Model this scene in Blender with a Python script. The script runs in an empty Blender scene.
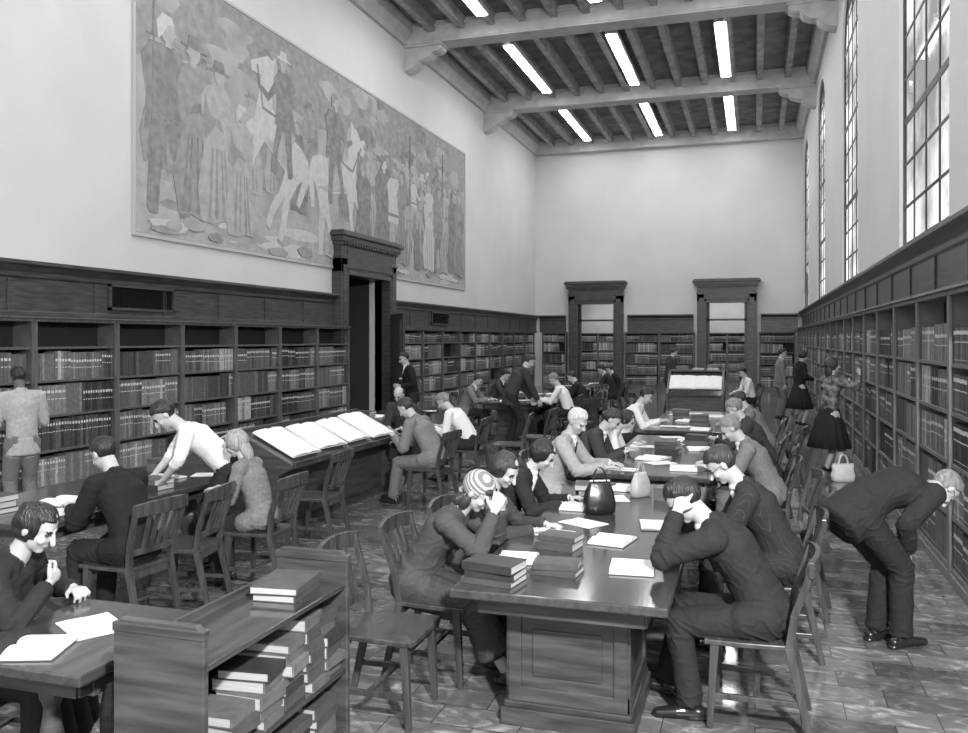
import bpy,bmesh,math,random
import numpy as np
from mathutils import Vector,Matrix,noise
random.seed(7)
sc=bpy.context.scene
COL=sc.collection
V=Vector
R=math.radians
# ---------------------------------------------------------------- materials
MATS={}
def mat(name,g,rough=.5,spec=.5,var=0,scale=4,bump=0,stretch=(1,1,1),bscale=None,metal=0,detail=4):
    if name in MATS: return MATS[name]
    m=bpy.data.materials.new(name); m.use_nodes=True
    nt=m.node_tree; b=nt.nodes['Principled BSDF']
    b.inputs['Roughness'].default_value=rough
    b.inputs['Specular IOR Level'].default_value=spec
    b.inputs['Metallic'].default_value=metal
    b.inputs['Base Color'].default_value=(g,g,g,1)
    if var or bump:
        tc=nt.nodes.new('ShaderNodeTexCoord'); mp=nt.nodes.new('ShaderNodeMapping')
        mp.inputs['Scale'].default_value=stretch
        nt.links.new(tc.outputs['Object'],mp.inputs['Vector'])
        n=nt.nodes.new('ShaderNodeTexNoise'); n.inputs['Scale'].default_value=scale; n.inputs['Detail'].default_value=detail
        nt.links.new(mp.outputs[0],n.inputs['Vector'])
        if var:
            cr=nt.nodes.new('ShaderNodeValToRGB')
            a=max(g*(1-var),0); c=min(g*(1+var),1)
            cr.color_ramp.elements[0].position=.3; cr.color_ramp.elements[1].position=.7
            cr.color_ramp.elements[0].color=(a,a,a,1); cr.color_ramp.elements[1].color=(c,c,c,1)
            nt.links.new(n.outputs['Fac'],cr.inputs[0]); nt.links.new(cr.outputs[0],b.inputs['Base Color'])
        if bump:
            n2=nt.nodes.new('ShaderNodeTexNoise'); n2.inputs['Scale'].default_value=bscale or scale
            nt.links.new(mp.outputs[0],n2.inputs['Vector'])
            bp=nt.nodes.new('ShaderNodeBump'); bp.inputs['Strength'].default_value=bump; bp.inputs['Distance'].default_value=.02
            nt.links.new(n2.outputs['Fac'],bp.inputs['Height']); nt.links.new(bp.outputs[0],b.inputs['Normal'])
    MATS[name]=m; return m
M_wood=mat('dark_oak',.052,.36,.5,.5,3,.08,(1,1,9))
M_top=mat('polished_tabletop',.045,.14,.65,.4,3,.02,(8,.8,8))
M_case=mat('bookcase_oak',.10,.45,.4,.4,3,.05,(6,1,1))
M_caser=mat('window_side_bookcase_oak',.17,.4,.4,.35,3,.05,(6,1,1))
M_caseback=mat('bookcase_back_dark',.03,.7,.2)  # one even dark tone for the back panels behind the books
M_chair=mat('chair_oak',.052,.27,.6,.4,4,.04,(6,6,1))
M_plaster=mat('plaster',.60,.85,.2,.05,.6,.05,bscale=25)
M_plaster_r=mat('plaster_window_wall',.62,.85,.2,.05,.6,.05,bscale=25)
M_beam=mat('painted_beam',.46,.7,.3,.15,3,.1,bscale=12)
M_joist=mat('ceiling_joist',.32,.7,.3,.3,3,.1,bscale=12)
M_ceil=mat('ceiling_boards',.19,.8,.2,.35,2,.1)
M_paper=mat('paper',.74,.75,.2,.06,14)
M_news=mat('newsprint',.74,.8,.2,.15,60)
M_pages=mat('page_edges',.40,.8,.2,.25,3,0,(1,1,120))
M_iron=mat('window_iron',.035,.5,.4)
M_white=mat('light_metal',.6,.5,.4)
M_black=mat('black_leather',.012,.32,.6,.2,20,.15)
BK=[mat('book_cloth_%s'%w,g,.55,.4,.25,20) for w,g in (('black',.03),('charcoal',.06),('slate',.10),('brown',.14),('grey',.21),('pale',.40))]
M_lab=mat('spine_label',.6,.6,.3,.2,40)
def emis(name,s,c=1):
    m=bpy.data.materials.new(name); m.use_nodes=True; nt=m.node_tree; nt.nodes.clear()
    e=nt.nodes.new('ShaderNodeEmission'); e.inputs[0].default_value=(c,c,c,1); e.inputs[1].default_value=s
    o=nt.nodes.new('ShaderNodeOutputMaterial'); nt.links.new(e.outputs[0],o.inputs[0]); return m
M_tube=emis('fluorescent_diffuser',30)
def glass():
    m=bpy.data.materials.new('window_glass'); m.use_nodes=True; nt=m.node_tree; nt.nodes.clear()
    t=nt.nodes.new('ShaderNodeBsdfTransparent'); g=nt.nodes.new('ShaderNodeBsdfGlossy'); g.inputs['Roughness'].default_value=.05
    mx=nt.nodes.new('ShaderNodeMixShader'); mx.inputs[0].default_value=.05
    tc=nt.nodes.new('ShaderNodeTexCoord'); n=nt.nodes.new('ShaderNodeTexNoise'); n.inputs['Scale'].default_value=.9; n.inputs['Detail'].default_value=5
    cr=nt.nodes.new('ShaderNodeValToRGB'); cr.color_ramp.elements[0].position=.35; cr.color_ramp.elements[1].position=.60
    cr.color_ramp.elements[0].color=(.55,.55,.55,1); cr.color_ramp.elements[1].color=(.98,.98,.98,1)
    nt.links.new(tc.outputs['Object'],n.inputs['Vector']); nt.links.new(n.outputs[0],cr.inputs[0]); nt.links.new(cr.outputs[0],t.inputs[0])
    o=nt.nodes.new('ShaderNodeOutputMaterial'); nt.links.new(t.outputs[0],mx.inputs[1]); nt.links.new(g.outputs[0],mx.inputs[2]); nt.links.new(mx.outputs[0],o.inputs[0]); return m
M_glass=glass()
def floor_mat():
    m=bpy.data.materials.new('marbled_floor_tile'); m.use_nodes=True; nt=m.node_tree; b=nt.nodes['Principled BSDF']
    L=nt.links.new
    tc=nt.nodes.new('ShaderNodeTexCoord')
    br=nt.nodes.new('ShaderNodeTexBrick'); br.inputs['Scale'].default_value=1; br.inputs['Brick Width'].default_value=.46; br.inputs['Row Height'].default_value=.23
    br.inputs['Mortar Size'].default_value=.003; br.inputs['Color1'].default_value=(0,0,0,1); br.inputs['Color2'].default_value=(1,1,1,1); br.inputs['Mortar'].default_value=(.5,.5,.5,1)
    L(tc.outputs['Object'],br.inputs['Vector'])
    sc_=nt.nodes.new('ShaderNodeVectorMath'); sc_.operation='SCALE'; sc_.inputs['Scale'].default_value=17
    L(br.outputs['Color'],sc_.inputs[0])
    ad=nt.nodes.new('ShaderNodeVectorMath'); ad.operation='ADD'
    mp=nt.nodes.new('ShaderNodeMapping'); mp.inputs['Rotation'].default_value=(0,0,.9); mp.inputs['Scale'].default_value=(3.2,6,1)
    L(tc.outputs['Object'],mp.inputs[0]); L(mp.outputs[0],ad.inputs[0]); L(sc_.outputs[0],ad.inputs[1])
    n=nt.nodes.new('ShaderNodeTexNoise'); n.inputs['Scale'].default_value=1.6; n.inputs['Detail'].default_value=7; n.inputs['Roughness'].default_value=.6; n.inputs['Distortion'].default_value=1.2
    L(ad.outputs[0],n.inputs['Vector'])
    cr=nt.nodes.new('ShaderNodeValToRGB'); e=cr.color_ramp.elements
    e[0].position=.28; e[0].color=(.07,.07,.07,1); e[1].position=.80; e[1].color=(.46,.46,.46,1)
    x=e.new(.54); x.color=(.13,.13,.13,1)
    L(n.outputs[0],cr.inputs[0])
    mul=nt.nodes.new('ShaderNodeMix'); mul.data_type='RGBA'; mul.blend_type='MULTIPLY'; mul.inputs[0].default_value=1
    r2=nt.nodes.new('ShaderNodeMapRange'); r2.inputs[3].default_value=.62; r2.inputs[4].default_value=1.4
    L(br.outputs['Color'],r2.inputs[0]); L(cr.outputs[0],mul.inputs[6]); L(r2.outputs[0],mul.inputs[7])
    mx=nt.nodes.new('ShaderNodeMix'); mx.data_type='RGBA'; L(br.outputs['Fac'],mx.inputs[0]); L(mul.outputs[2],mx.inputs[6]); mx.inputs[7].default_value=(.04,.04,.04,1)
    L(mx.outputs[2],b.inputs['Base Color']); b.inputs['Roughness'].default_value=.10; b.inputs['Specular IOR Level'].default_value=.6
    return m
M_floor=floor_mat()
# ---------------------------------------------------------------- mesh builder
class MB:
    def __init__(s): s.v=[];s.f=[];s.m=[]
    def add(s,vs,fs,m=0):
        o=len(s.v); s.v+=[tuple(v) for v in vs]; s.f+=[tuple(i+o for i in f) for f in fs]; s.m+=[m]*len(fs); return s
    def box(s,x0,x1,y0,y1,z0,z1,m=0):
        vs=[(x,y,z) for z in (z0,z1) for y in (y0,y1) for x in (x0,x1)]
        return s.add(vs,[(0,2,3,1),(4,5,7,6),(0,1,5,4),(2,6,7,3),(0,4,6,2),(1,3,7,5)],m)
    def beam(s,p0,p1,w0,d0,w1=None,d1=None,side=(1,0,0),m=0):
        w1=w0 if w1 is None else w1; d1=d0 if d1 is None else d1
        p0=V(p0);p1=V(p1); w=(p1-p0).normalized(); sd=V(side); sd=(sd-w*sd.dot(w)).normalized(); n=w.cross(sd)
        vs=[]
        for p,a,b in ((p0,w0,d0),(p1,w1,d1)):
            for i,j in ((-1,-1),(1,-1),(1,1),(-1,1)): vs.append(p+sd*(a*i/2)+n*(b*j/2))
        return s.add(vs,[(3,2,1,0),(4,5,6,7),(0,1,5,4),(1,2,6,5),(2,3,7,6),(3,0,4,7)],m)
    def prism(s,pts,axis,a,b,m=0):
        n=len(pts)
        def mk(p,t): return (t,p[0],p[1]) if axis=='x' else ((p[0],t,p[1]) if axis=='y' else (p[0],p[1],t))
        vs=[mk(p,a) for p in pts]+[mk(p,b) for p in pts]
        fs=[tuple(range(n))[::-1],tuple(range(n,2*n))]+[(i,(i+1)%n,(i+1)%n+n,i+n) for i in range(n)]
        return s.add(vs,fs,m)
    def cyl(s,p0,p1,r0,r1=None,n=14,m=0):
        r1=r0 if r1 is None else r1
        p0=V(p0);p1=V(p1); w=(p1-p0).normalized(); a=w.orthogonal().normalized(); b=w.cross(a)
        vs=[p+(a*math.cos(t)+b*math.sin(t))*r for p,r in ((p0,r0),(p1,r1)) for t in [2*math.pi*i/n for i in range(n)]]
        fs=[tuple(range(n))[::-1],tuple(range(n,2*n))]+[(i,(i+1)%n,(i+1)%n+n,i+n) for i in range(n)]
        return s.add(vs,fs,m)
    def lathe(s,c,prof,n=20,m=0):
        vs=[(c[0]+r*math.cos(2*math.pi*i/n),c[1]+r*math.sin(2*math.pi*i/n),c[2]+z) for r,z in prof for i in range(n)]
        k=len(prof); fs=[(j*n+i,j*n+(i+1)%n,(j+1)*n+(i+1)%n,(j+1)*n+i) for j in range(k-1) for i in range(n)]
        fs+=[tuple(range(n))[::-1],tuple(range((k-1)*n,k*n))]
        return s.add(vs,fs,m)
def mesh(name,mb,mats):
    me=bpy.data.meshes.new(name); me.from_pydata(mb.v,[],mb.f); 
    if not isinstance(mats,(list,tuple)): mats=[mats]
    for m in mats: me.materials.append(m)
    me.polygons.foreach_set('material_index',mb.m)
    bm=bmesh.new(); bm.from_mesh(me); bmesh.ops.recalc_face_normals(bm,faces=bm.faces); bm.to_mesh(me); bm.free()
    return me
def obj(name,mb,mats,parent=None,bevel=0,loc=None,rot=None,smooth=False):
    me=mesh(name,mb,mats) if isinstance(mb,MB) else mb
    o=bpy.data.objects.new(name,me); COL.objects.link(o)
    if parent: o.parent=parent
    if loc: o.location=loc
    if rot: o.rotation_euler=rot
    if bevel:
        b=o.modifiers.new('b','BEVEL'); b.width=bevel; b.segments=2; b.limit_method='ANGLE'
    if smooth:
        for p in me.polygons: p.use_smooth=True
    return o
def tag(o,label,cat,group=None,kind=None):
    o['label']=label; o['category']=cat
    if len(label.split())>12: print('LONG',label)
    if group: o['group']=group
    if kind: o['kind']=kind
    return o
def thing(name,label,cat,loc=(0,0,0),rz=0,group=None):
    e=bpy.data.objects.new(name,None); COL.objects.link(e); e.empty_display_size=.1
    e.location=loc; e.rotation_euler=(0,0,rz); return tag(e,label,cat,group)
def struct(name,mb,mats,bevel=0,smooth=False):
    o=obj(name,mb,mats,bevel=bevel,smooth=smooth); o['kind']='structure'; return o
def dup(root,loc,rz,label=None,group=None,scale=None):
    r=root.copy(); COL.objects.link(r); r.location=loc; r.rotation_euler=(0,0,rz)
    if scale: r.scale=scale
    if label: r['label']=label
    if group: r['group']=group
    for c in root.children:
        d=c.copy(); COL.objects.link(d); d.parent=r
        for g in c.children:
            h=g.copy(); COL.objects.link(h); h.parent=d
    return r
TR=[0]
def trim(mb,m,bevel=0):
    TR[0]+=1; return struct('trim_%d'%TR[0],mb,m,bevel)
# ---------------------------------------------------------------- room shell
XL=-8.97; XR=1.8; YB=35.4; ZC=10.42; ZB=9.85
struct('floor',MB().box(XL-.4,XR+.5,-3,43,-.12,0),M_floor)
struct('ceiling',MB().box(XL-.4,XR+.5,-3,YB+.3,ZC,ZC+.2),M_ceil)
w=MB(); D0,D1=17.35,19.65
w.box(XL-.35,XL,-3,D0,0,ZC).box(XL-.35,XL,D1,YB+.3,0,ZC).box(XL-.35,XL,D0,D1,3.5,ZC)
struct('wall_left',w,M_plaster)
w=MB(); BD=[(-7.1,-5.55),(-1.85,-.3)]
w.box(XL,BD[0][0],YB,YB+.3,0,ZC).box(BD[0][1],BD[1][0],YB,YB+.3,0,ZC).box(BD[1][1],XR,YB,YB+.3,0,ZC)
for a,b in BD: w.box(a,b,YB,YB+.3,3.55,ZC)
struct('wall_back',w,M_plaster)
WT=.09
WY=[3.25,10.75,18.45,26.05,33.5]; HW=1.5; SZ=3.14; SP=8.1; CR=9.35
w=MB(); w.box(XR,XR+WT,-3,YB+.3,0,SZ)
prev=-3
def arch(y,n=14,hw=HW): return [(y-hw*math.cos(math.pi*i/n),SP+(CR-SP)*math.sin(math.pi*i/n)*(hw/HW)) for i in range(n+1)]
for y in WY:
    w.box(XR,XR+WT,prev,y-HW,SZ,ZC); prev=y+HW
    a=arch(y)
    for i in range(len(a)-1):
        w.prism([a[i],a[i+1],(a[i+1][0],ZC),(a[i][0],ZC)],'x',XR,XR+WT)
w.box(XR,XR+WT,prev,YB+.3,SZ,ZC)
struct('wall_right',w,M_plaster_r)
for k,y in enumerate(WY):
    w=MB(); x0,x1=XR+.045,XR+.075
    w.box(x0,x1,y-HW,y-HW+.07,SZ,SP+.1).box(x0,x1,y+HW-.07,y+HW,SZ,SP+.1).box(x0,x1,y-HW,y+HW,SZ,SZ+.09)
    a=arch(y); b=arch(y,hw=HW-.07)
    for i in range(len(a)-1): w.prism([a[i],a[i+1],b[i+1],b[i]],'x',x0,x1)
    for j in (1,2,3):
        yy=y-HW+2*HW*j/4; tz=SP+(CR-SP)*math.sqrt(max(0,1-((yy-y)/HW)**2))
        w.box(x0+.005,x1-.01,yy-.022,yy+.022,SZ,tz)
    nrow=9
    for j in range(1,nrow+1):
        z=SZ+j*(SP-SZ)/nrow*1.0; t=.045 if j%3==0 else .017
        w.box(x0+.005,x1-.012,y-HW,y+HW,z-t,z+t)
    z=SP+.55; w.box(x0+.005,x1-.012,y-HW*.88,y+HW*.88,z-.017,z+.017)
    o=struct('window_%d'%(k+1),w,M_iron)
    g=MB(); a=arch(y,hw=HW-.03)
    g.prism([(y-HW+.03,SZ+.02)]+a+[(y+HW-.03,SZ+.02)],'x',XR+.06,XR+.066)
    obj('glass',g,M_glass,parent=o)
    s=MB(); s.box(XR-.05,XR+WT,y-HW-.05,y+HW+.05,SZ-.07,SZ)
    trim(s,M_beam)
# lobby behind the far doorways
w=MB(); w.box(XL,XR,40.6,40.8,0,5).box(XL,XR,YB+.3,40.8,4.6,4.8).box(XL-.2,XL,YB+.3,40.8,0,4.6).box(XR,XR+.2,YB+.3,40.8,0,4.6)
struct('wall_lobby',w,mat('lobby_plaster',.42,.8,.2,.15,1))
for xx in (-6,-1.2):
    area_l=bpy.data.lights.new('lobby_fill','AREA'); area_l.size=2.5; area_l.energy=120  # unseen fill light, added to brighten the rooms beyond the doorways
    lo=bpy.data.objects.new('lobby_fill',area_l); COL.objects.link(lo); lo.location=(xx,38.4,4.5)
for a_,b_ in BD:
    g=MB(); y=YB+.18
    g.box(a_,b_,y-.03,y+.03,2.74,2.82)
    g.box(a_,a_+.10,y-.03,y+.03,0,3.5).box(b_-.10,b_,y-.03,y+.03,0,3.5)
    trim(g,M_wood)
# left vestibule
w=MB(); w.box(XL-1.6,XL-1.5,D0-.3,D1+.3,0,3.8).box(XL-1.6,XL-.35,D0-.3,D0-.2,0,3.8).box(XL-1.6,XL-.35,D1+.2,D1+.3,0,3.8).box(XL-1.6,XL-.35,D0-.3,D1+.3,3.6,3.8).box(XL-1.6,XL-.35,D0-.3,D1+.3,-.1,0)
struct('wall_vestibule',w,mat('vestibule_panelling',.05,.6,.3))
# ceiling beams, joists, cornices
BY=[7.3,14.3,21.3,28.3]
for y in BY:
    b=MB(); b.box(XL,XR,y-.3,y+.3,ZB,ZC).box(XL,XR,y-.36,y+.36,ZB+.4,ZB+.46).box(XL,XR,y-.33,y+.33,ZB+.04,ZB+.09)
    trim(b,M_beam,.01)
    for sx,x in ((1,XL),(-1,XR)):
        pr=[(x,ZB),(x+sx*1.05,ZB),(x+sx*1.05,ZB-.14),(x+sx*.95,ZB-.2),(x+sx*.8,ZB-.22),(x+sx*.72,ZB-.33),(x+sx*.55,ZB-.40),(x+sx*.42,ZB-.42),(x+sx*.36,ZB-.52),(x+sx*.2,ZB-.62),(x+sx*.06,ZB-.66),(x,ZB-.66)]
        c=MB(); c.prism(pr,'y',y-.22,y+.22)
        c.box(min(x,x+sx*1.1),max(x,x+sx*1.1),y-.28,y+.28,ZB-.06,ZB-.002)
        for q in (-.12,0,.12): c.prism([(a+sx*.012*(1 if a!=x else 0),z-.012) for a,z in pr],'y',y+q-.03,y+q+.03)
        trim(c,M_beam,.008)
b=MB(); b.box(XL,XR,YB-.35,YB,ZB,ZC).box(XL,XR,YB-.42,YB,ZB+.4,ZB+.46).box(XL,XR,YB-.38,YB,ZB-.03,ZB+.05); trim(b,M_beam,.01)
segs=[(-3,7.0)]+[(BY[i]+.3,(BY[i+1] if i<3 else YB-.05)-.3) for i in range(4)]
njo=13
for a,c in segs:
    b=MB()
    for i in range(1,njo):
        x=XL+(XR-XL)*i/njo; b.box(x-.085,x+.085,a,c,ZC-.3,ZC); b.box(x-.11,x+.11,a,c,ZC-.05,ZC)
    trim(b,M_joist)
for sx,x in ((1,XL),(-1,XR)):
    b=MB(); b.prism([(x,ZB),(x+sx*.1,ZB),(x+sx*.14,ZB+.12),(x+sx*.28,ZB+.3),(x+sx*.3,ZC),(x,ZC)],'y',-3,YB); trim(b,M_beam)
for a,c in segs:
    for x in (-6.5,-3.65,-.85):
        if a<0: y0,y1=1.5,6.3
        else: y0,y1=a+1.0,c-.75
        e=thing('ceiling_light','long recessed fluorescent strip light between dark ceiling joists','ceiling light',(x,(y0+y1)/2,ZC-.3),0,'fluorescent strips on the ceiling')
        h=(y1-y0)/2
        m=MB().box(-.17,.17,-h-.04,h+.04,0.0,.1).box(-.17,-.135,-h-.04,h+.04,-.02,0).box(.135,.17,-h-.04,h+.04,-.02,0)
        obj('housing',m,M_white,parent=e)
        d=MB(); d.box(-.13,.13,-h,h,-.035,-.002); obj('diffuser',d,M_tube,parent=e)
# ---------------------------------------------------------------- wainscot + cornice above bookcases
HL=2.28; ZW=3.0
def wains(x,sx,y0,y1,ztop,zb):
    t=MB(); xs=lambda a:x+sx*a
    pr=[(xs(0),zb),(xs(.05),zb),(xs(.05),ztop-.22),(xs(.08),ztop-.2),(xs(.08),ztop-.14),(xs(.16),ztop-.07),(xs(.2),ztop-.05),(xs(.2),ztop),(xs(0),ztop)]
    t.prism(pr,'y',y0,y1)
    k=max(1,round((y1-y0)/1.45)); 
    for i in range(k):
        a=y0+(y1-y0)*i/k; t.box(min(xs(.05),xs(.07)),max(xs(.05),xs(.07)),a,a+.1,zb,ztop-.22)
    t.box(min(xs(.05),xs(.075)),max(xs(.05),xs(.075)),y0,y1,zb,zb+.08)
    trim(t,M_wood,.006)
wains(XL,1,1,17.1,ZW,HL); wains(XL,1,19.95,YB,ZW,HL)
wains(XR,-1,1,YB,3.06,2.42)
def wains_b(x0,x1):
    t=MB(); y=YB
    pr=[(y,HL),(y-.05,HL),(y-.05,ZW-.22),(y-.08,ZW-.2),(y-.08,ZW-.14),(y-.16,ZW-.07),(y-.2,ZW-.05),(y-.2,ZW),(y,ZW)]
    t.prism(pr,'x',x0,x1); trim(t,M_wood)
BS=[(XL+.2,-7.62),(-5.03,-2.37),(.22,XR-.2)]
for a,b in BS: wains_b(a,b)
for y in (10.05,22.9):
    e=thing('vent_grille','dark slotted ventilation grille set in wood panelling','vent',(XL+.055,y,2.42))
    g=MB(); g.box(0,.05,0,1.45,0,.04).box(0,.05,0,1.45,.34,.38).box(0,.05,0,.04,0,.38).box(0,.05,1.41,1.45,0,.38)
    obj('grille_frame',g,M_wood,parent=e)
    g=MB(); g.box(0,.008,.04,1.41,.04,.34)
    for i in range(40): g.box(.005,.02,.05+i*.034,.062+i*.034,.04,.34)
    obj('grille_slats',g,mat('grille_black',.006,.6,.2),parent=e)
# ---------------------------------------------------------------- door portals
def portal(num,face,a,b,ztop):
    t=MB(); dk=.72 if face=='left' else 1
    def bx(u0,u1,d0,d1,z0,z1):
        if d0>0: d0*=dk
        d1*=dk
        if face=='left': t.box(XL+d0,XL+d1,u0,u1,z0,z1)
        else: t.box(u0,u1,YB-d1,YB-d0,z0,z1)
    fw=.36
    for s in (0,1):
        u0=a-fw if s==0 else b; u1=a if s==0 else b+fw
        bx(u0,u1,-.2,.34,0,ztop-.55); bx(u0-.03,u1+.03,0,.38,0,.22); bx(u0-.03,u1+.03,0,.38,ztop-.62,ztop-.55)
        bx(u0+.08,u1-.08,.34,.365,.3,1.15); bx(u0+.08,u1-.08,.34,.365,1.3,ztop-.75)
    bx(a-fw,b+fw,-.2,.34,3.5,ztop-.3); bx(a-.02,b+.02,-.1,.36,3.45,3.52)
    bx(a-.1,b+.1,.34,.37,3.6,ztop-.38)
    bx(a-fw-.05,b+fw+.05,0,.40,ztop-.32,ztop-.24); bx(a-fw-.1,b+fw+.1,0,.46,ztop-.24,ztop-.12); bx(a-fw-.17,b+fw+.17,0,.54,ztop-.12,ztop-.05); bx(a-fw-.12,b+fw+.12,0,.5,ztop-.05,ztop)
    k=int((b-a+2*fw)/.14)
    for i in range(k): u=a-fw+.03+i*.14; bx(u,u+.07,.40,.45,ztop-.31,ztop-.24)
    return struct('door_%d'%num,t,M_wood,.006)
portal(1,'left',D0,D1,4.42); portal(2,'back',*BD[0],4.40); portal(3,'back',*BD[1],4.40)
l=MB(); l.box(0,1.1,-.025,.025,.02,2.62)
for z0,z1 in ((.2,1.2),(1.35,2.5)):
    l.box(.12,.98,-.04,.04,z0,z1)
    l.box(.2,.90,-.05,.05,z0+.08,z1-.08)
o=struct('door_4',l,M_wood,.005); o.location=(XL+.27,D1-.02,0); o.rotation_euler=(0,0,R(-50))
h=MB(); h.cyl((.99,-.09,1.05),(.99,.09,1.05),.022); obj('door_handle',h,M_white,parent=o)
# ---------------------------------------------------------------- mural
def mural():
    e=thing('mural','large painted wall mural of robed pageant figures and horses','mural',(XL+.01,18.33,3.62))
    H=4.35; hw=7.67
    tones=[mat('mural_ground',.36,.9,.1,.16,2.2,0,detail=6),mat('mural_dark',.235,.9,.1,.22,5,0),mat('mural_mid',.29,.9,.1,.18,6,0),
           mat('mural_pale',.385,.9,.1,.14,6,0),mat('mural_light',.50,.9,.1,.10,7,0),mat('mural_line',.24,.9,.1,.2,8)]
    m=MB(); m.box(0,.012,-hw,hw,0,H,0)
    L=[.0122]
    def P(pts,t):
        L[0]+=.00004; m.prism([(min(max(a,-hw+.01),hw-.01),min(max(b,.01),H-.01)) for a,b in pts],'x',.0115,L[0],t)
    rnd=random.Random(3)
    def blob(cx,cz,rx,rz,t,n=18,j=.18):
        P([(cx+rx*(1+rnd.uniform(-j,j))*math.cos(2*math.pi*i/n),cz+rz*(1+rnd.uniform(-j,j))*math.sin(2*math.pi*i/n)) for i in range(n)],t)
    P([(-hw,.02),(hw,.02),(hw,.75),(5,.95),(2,.7),(-1,.9),(-4,.7),(-hw,.95)],3)
    P([(-hw,2.7),(-5,3.3),(-2,2.9),(1,3.25),(4,2.8),(hw,3.1),(hw,H-.02),(-hw,H-.02)],2)
    for i in range(60): blob(rnd.uniform(-hw,hw),rnd.uniform(3.1,4.2),rnd.uniform(.2,.5),rnd.uniform(.14,.3),rnd.choice((1,2,0,2)),14,.3)
    for i in range(14): blob(rnd.uniform(-hw,hw),rnd.uniform(.15,.6),rnd.uniform(.4,.9),rnd.uniform(.08,.2),rnd.choice((0,4,2)))
    def sh(t): return {4:3,3:2,2:1,1:5,0:2,5:1}[t]
    def fig(cx,z0,h,t,hd,fl=1,kind=0):
        s=h; q=lambda x,z:(cx+fl*x*s,z0+z*s)
        if kind==0:
            P([q(-.17,0),q(-.2,.2),q(-.14,.45),q(-.16,.62),q(-.17,.76),q(-.11,.83),q(-.04,.86),q(.05,.86),q(.12,.82),q(.17,.72),q(.15,.6),q(.12,.48),q(.2,.22),q(.15,.01),q(.05,.02),q(-.06,-.01)],t)
            P([q(-.13,.78),q(-.17,.55),q(-.12,.5),q(-.03,.6),q(.06,.57),q(.02,.64),q(-.08,.66)],sh(t))
            for k in (-.1,-.03,.05,.1): P([q(k,.03),q(k*.6,.46),q(k*.6+.015,.46),q(k+.03,.02)],sh(t))
        else:
            P([q(-.11,0),q(-.13,.03),q(-.1,.45),q(.1,.46),q(.17,.2),q(.2,.02),q(.12,0),q(.1,.2),q(.02,.38),q(-.03,.2),q(-.05,0)],sh(t))
            P([q(-.15,.40),q(-.13,.6),q(-.17,.76),q(-.1,.84),q(.08,.85),q(.16,.76),q(.12,.58),q(.15,.40)],t)
            P([q(.1,.80),q(.24,.62),q(.34,.66),q(.36,.62),q(.24,.55),q(.1,.68)],t)
            P([q(-.15,.46),q(.14,.46),q(.14,.49),q(-.15,.49)],5)
        P([q(.0,.84),q(.02,.89),q(.06,.89),q(.05,.84)],hd)
        P([q(.02+.055*math.cos(a),.925+.065*math.sin(a)) for a in [2*math.pi*i/14 for i in range(14)]],hd)
        P([q(.075,.93),q(.095,.905),q(.07,.90)],hd)
        hr=rnd.choice((1,5,2,4))
        if rnd.random()<.4: P([q(-.1,.945),q(-.04,.96),q(-.03,1.01),q(.06,1.01),q(.07,.96),q(.13,.95),q(.12,.94),q(-.1,.935)],hr)
        else: P([q(-.05,.86),q(-.06,.95),q(-.02,1.0),q(.05,.995),q(.075,.96),q(.02,.95),q(-.01,.9)],hr)
    horse=[(.02,.35),(.0,.6),(.08,.72),(.2,.74),(.45,.7),(.6,.75),(.70,.95),(.76,1.06),(.78,1.0),(.84,.99),(.97,.82),(.93,.77),(.84,.82),(.79,.68),(.77,.52),(.86,.36),(.80,.22),(.77,.24),(.8,.34),(.72,.42),(.68,.3),(.69,0),(.63,.0),(.63,.3),(.6,.47),(.3,.46),(.29,.3),(.33,.14),(.32,.0),(.27,.0),(.27,.14),(.22,.3),(.17,.12),(.15,0),(.1,0),(.11,.14),(.15,.32),(.12,.48),(.08,.55),(.07,.35)]
    def hs(cx,z0,s,t,fl=1,rear=0):
        ca,sa=math.cos(rear),math.sin(rear)
        T=lambda a,b:(cx+fl*((a-.3)*ca-(b-.3)*sa)*s,z0+((a-.3)*sa+(b-.3)*ca+.3)*s)
        P([T(a,b) for a,b in horse],t)
        P([T(a,b) for a,b in ((.3,.75),(.5,.72),(.52,.5),(.32,.5))],sh(t))
        P([T(a,b) for a,b in ((.55,.72),(.68,.97),(.76,1.06),(.74,.96),(.64,.72))],sh(t))
        P([T(a,b) for a,b in ((.12,.5),(.3,.47),(.6,.48),(.6,.52),(.3,.52))],sh(t))
        P([T(a,b) for a,b in ((.90,.86),(.72,.66),(.5,.74),(.5,.72),(.72,.635),(.91,.84))],5)
        x,z=T(.42,.66); fig(x,z-.28*s,s*.85,1 if t==4 else 4,3,fl,1)
    for i in range(30):
        fig(rnd.uniform(-7.2,7.2),rnd.uniform(.9,1.4),rnd.uniform(1.7,2.2),rnd.choice((1,2,3,2,3)),rnd.choice((0,3,2)),rnd.choice((-1,1)))
    for (cx,z0,h,t,hd,k,f) in ((-7.0,.35,3.2,1,3,1,1),(-6.2,.4,3.0,2,3,0,-1),(-5.6,.4,2.8,3,3,0,1),(.6,.3,2.8,3,3,0,-1),(1.3,.3,2.7,1,4,0,1),(2.0,.35,2.6,4,3,1,1),(2.6,.35,2.5,2,3,0,-1),(3.9,.3,2.7,5,3,0,1),(4.5,.35,2.6,4,3,0,-1),(5.2,.3,2.6,2,3,1,1),(5.9,.35,2.7,3,3,0,-1),(6.5,.4,2.6,1,3,0,1),(7.1,.35,2.7,2,3,0,-1)):
        fig(cx,z0,h,t,hd,f,k)
    hs(-3.6,.45,2.9,4,-1,.5); hs(-1.5,.25,2.9,4,1,.12); hs(3.2,.75,1.7,3,1,.1)
    fig(-4.9,.25,2.4,3,3,1,0); fig(.2,.25,2.4,1,3,-1,0)
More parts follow.
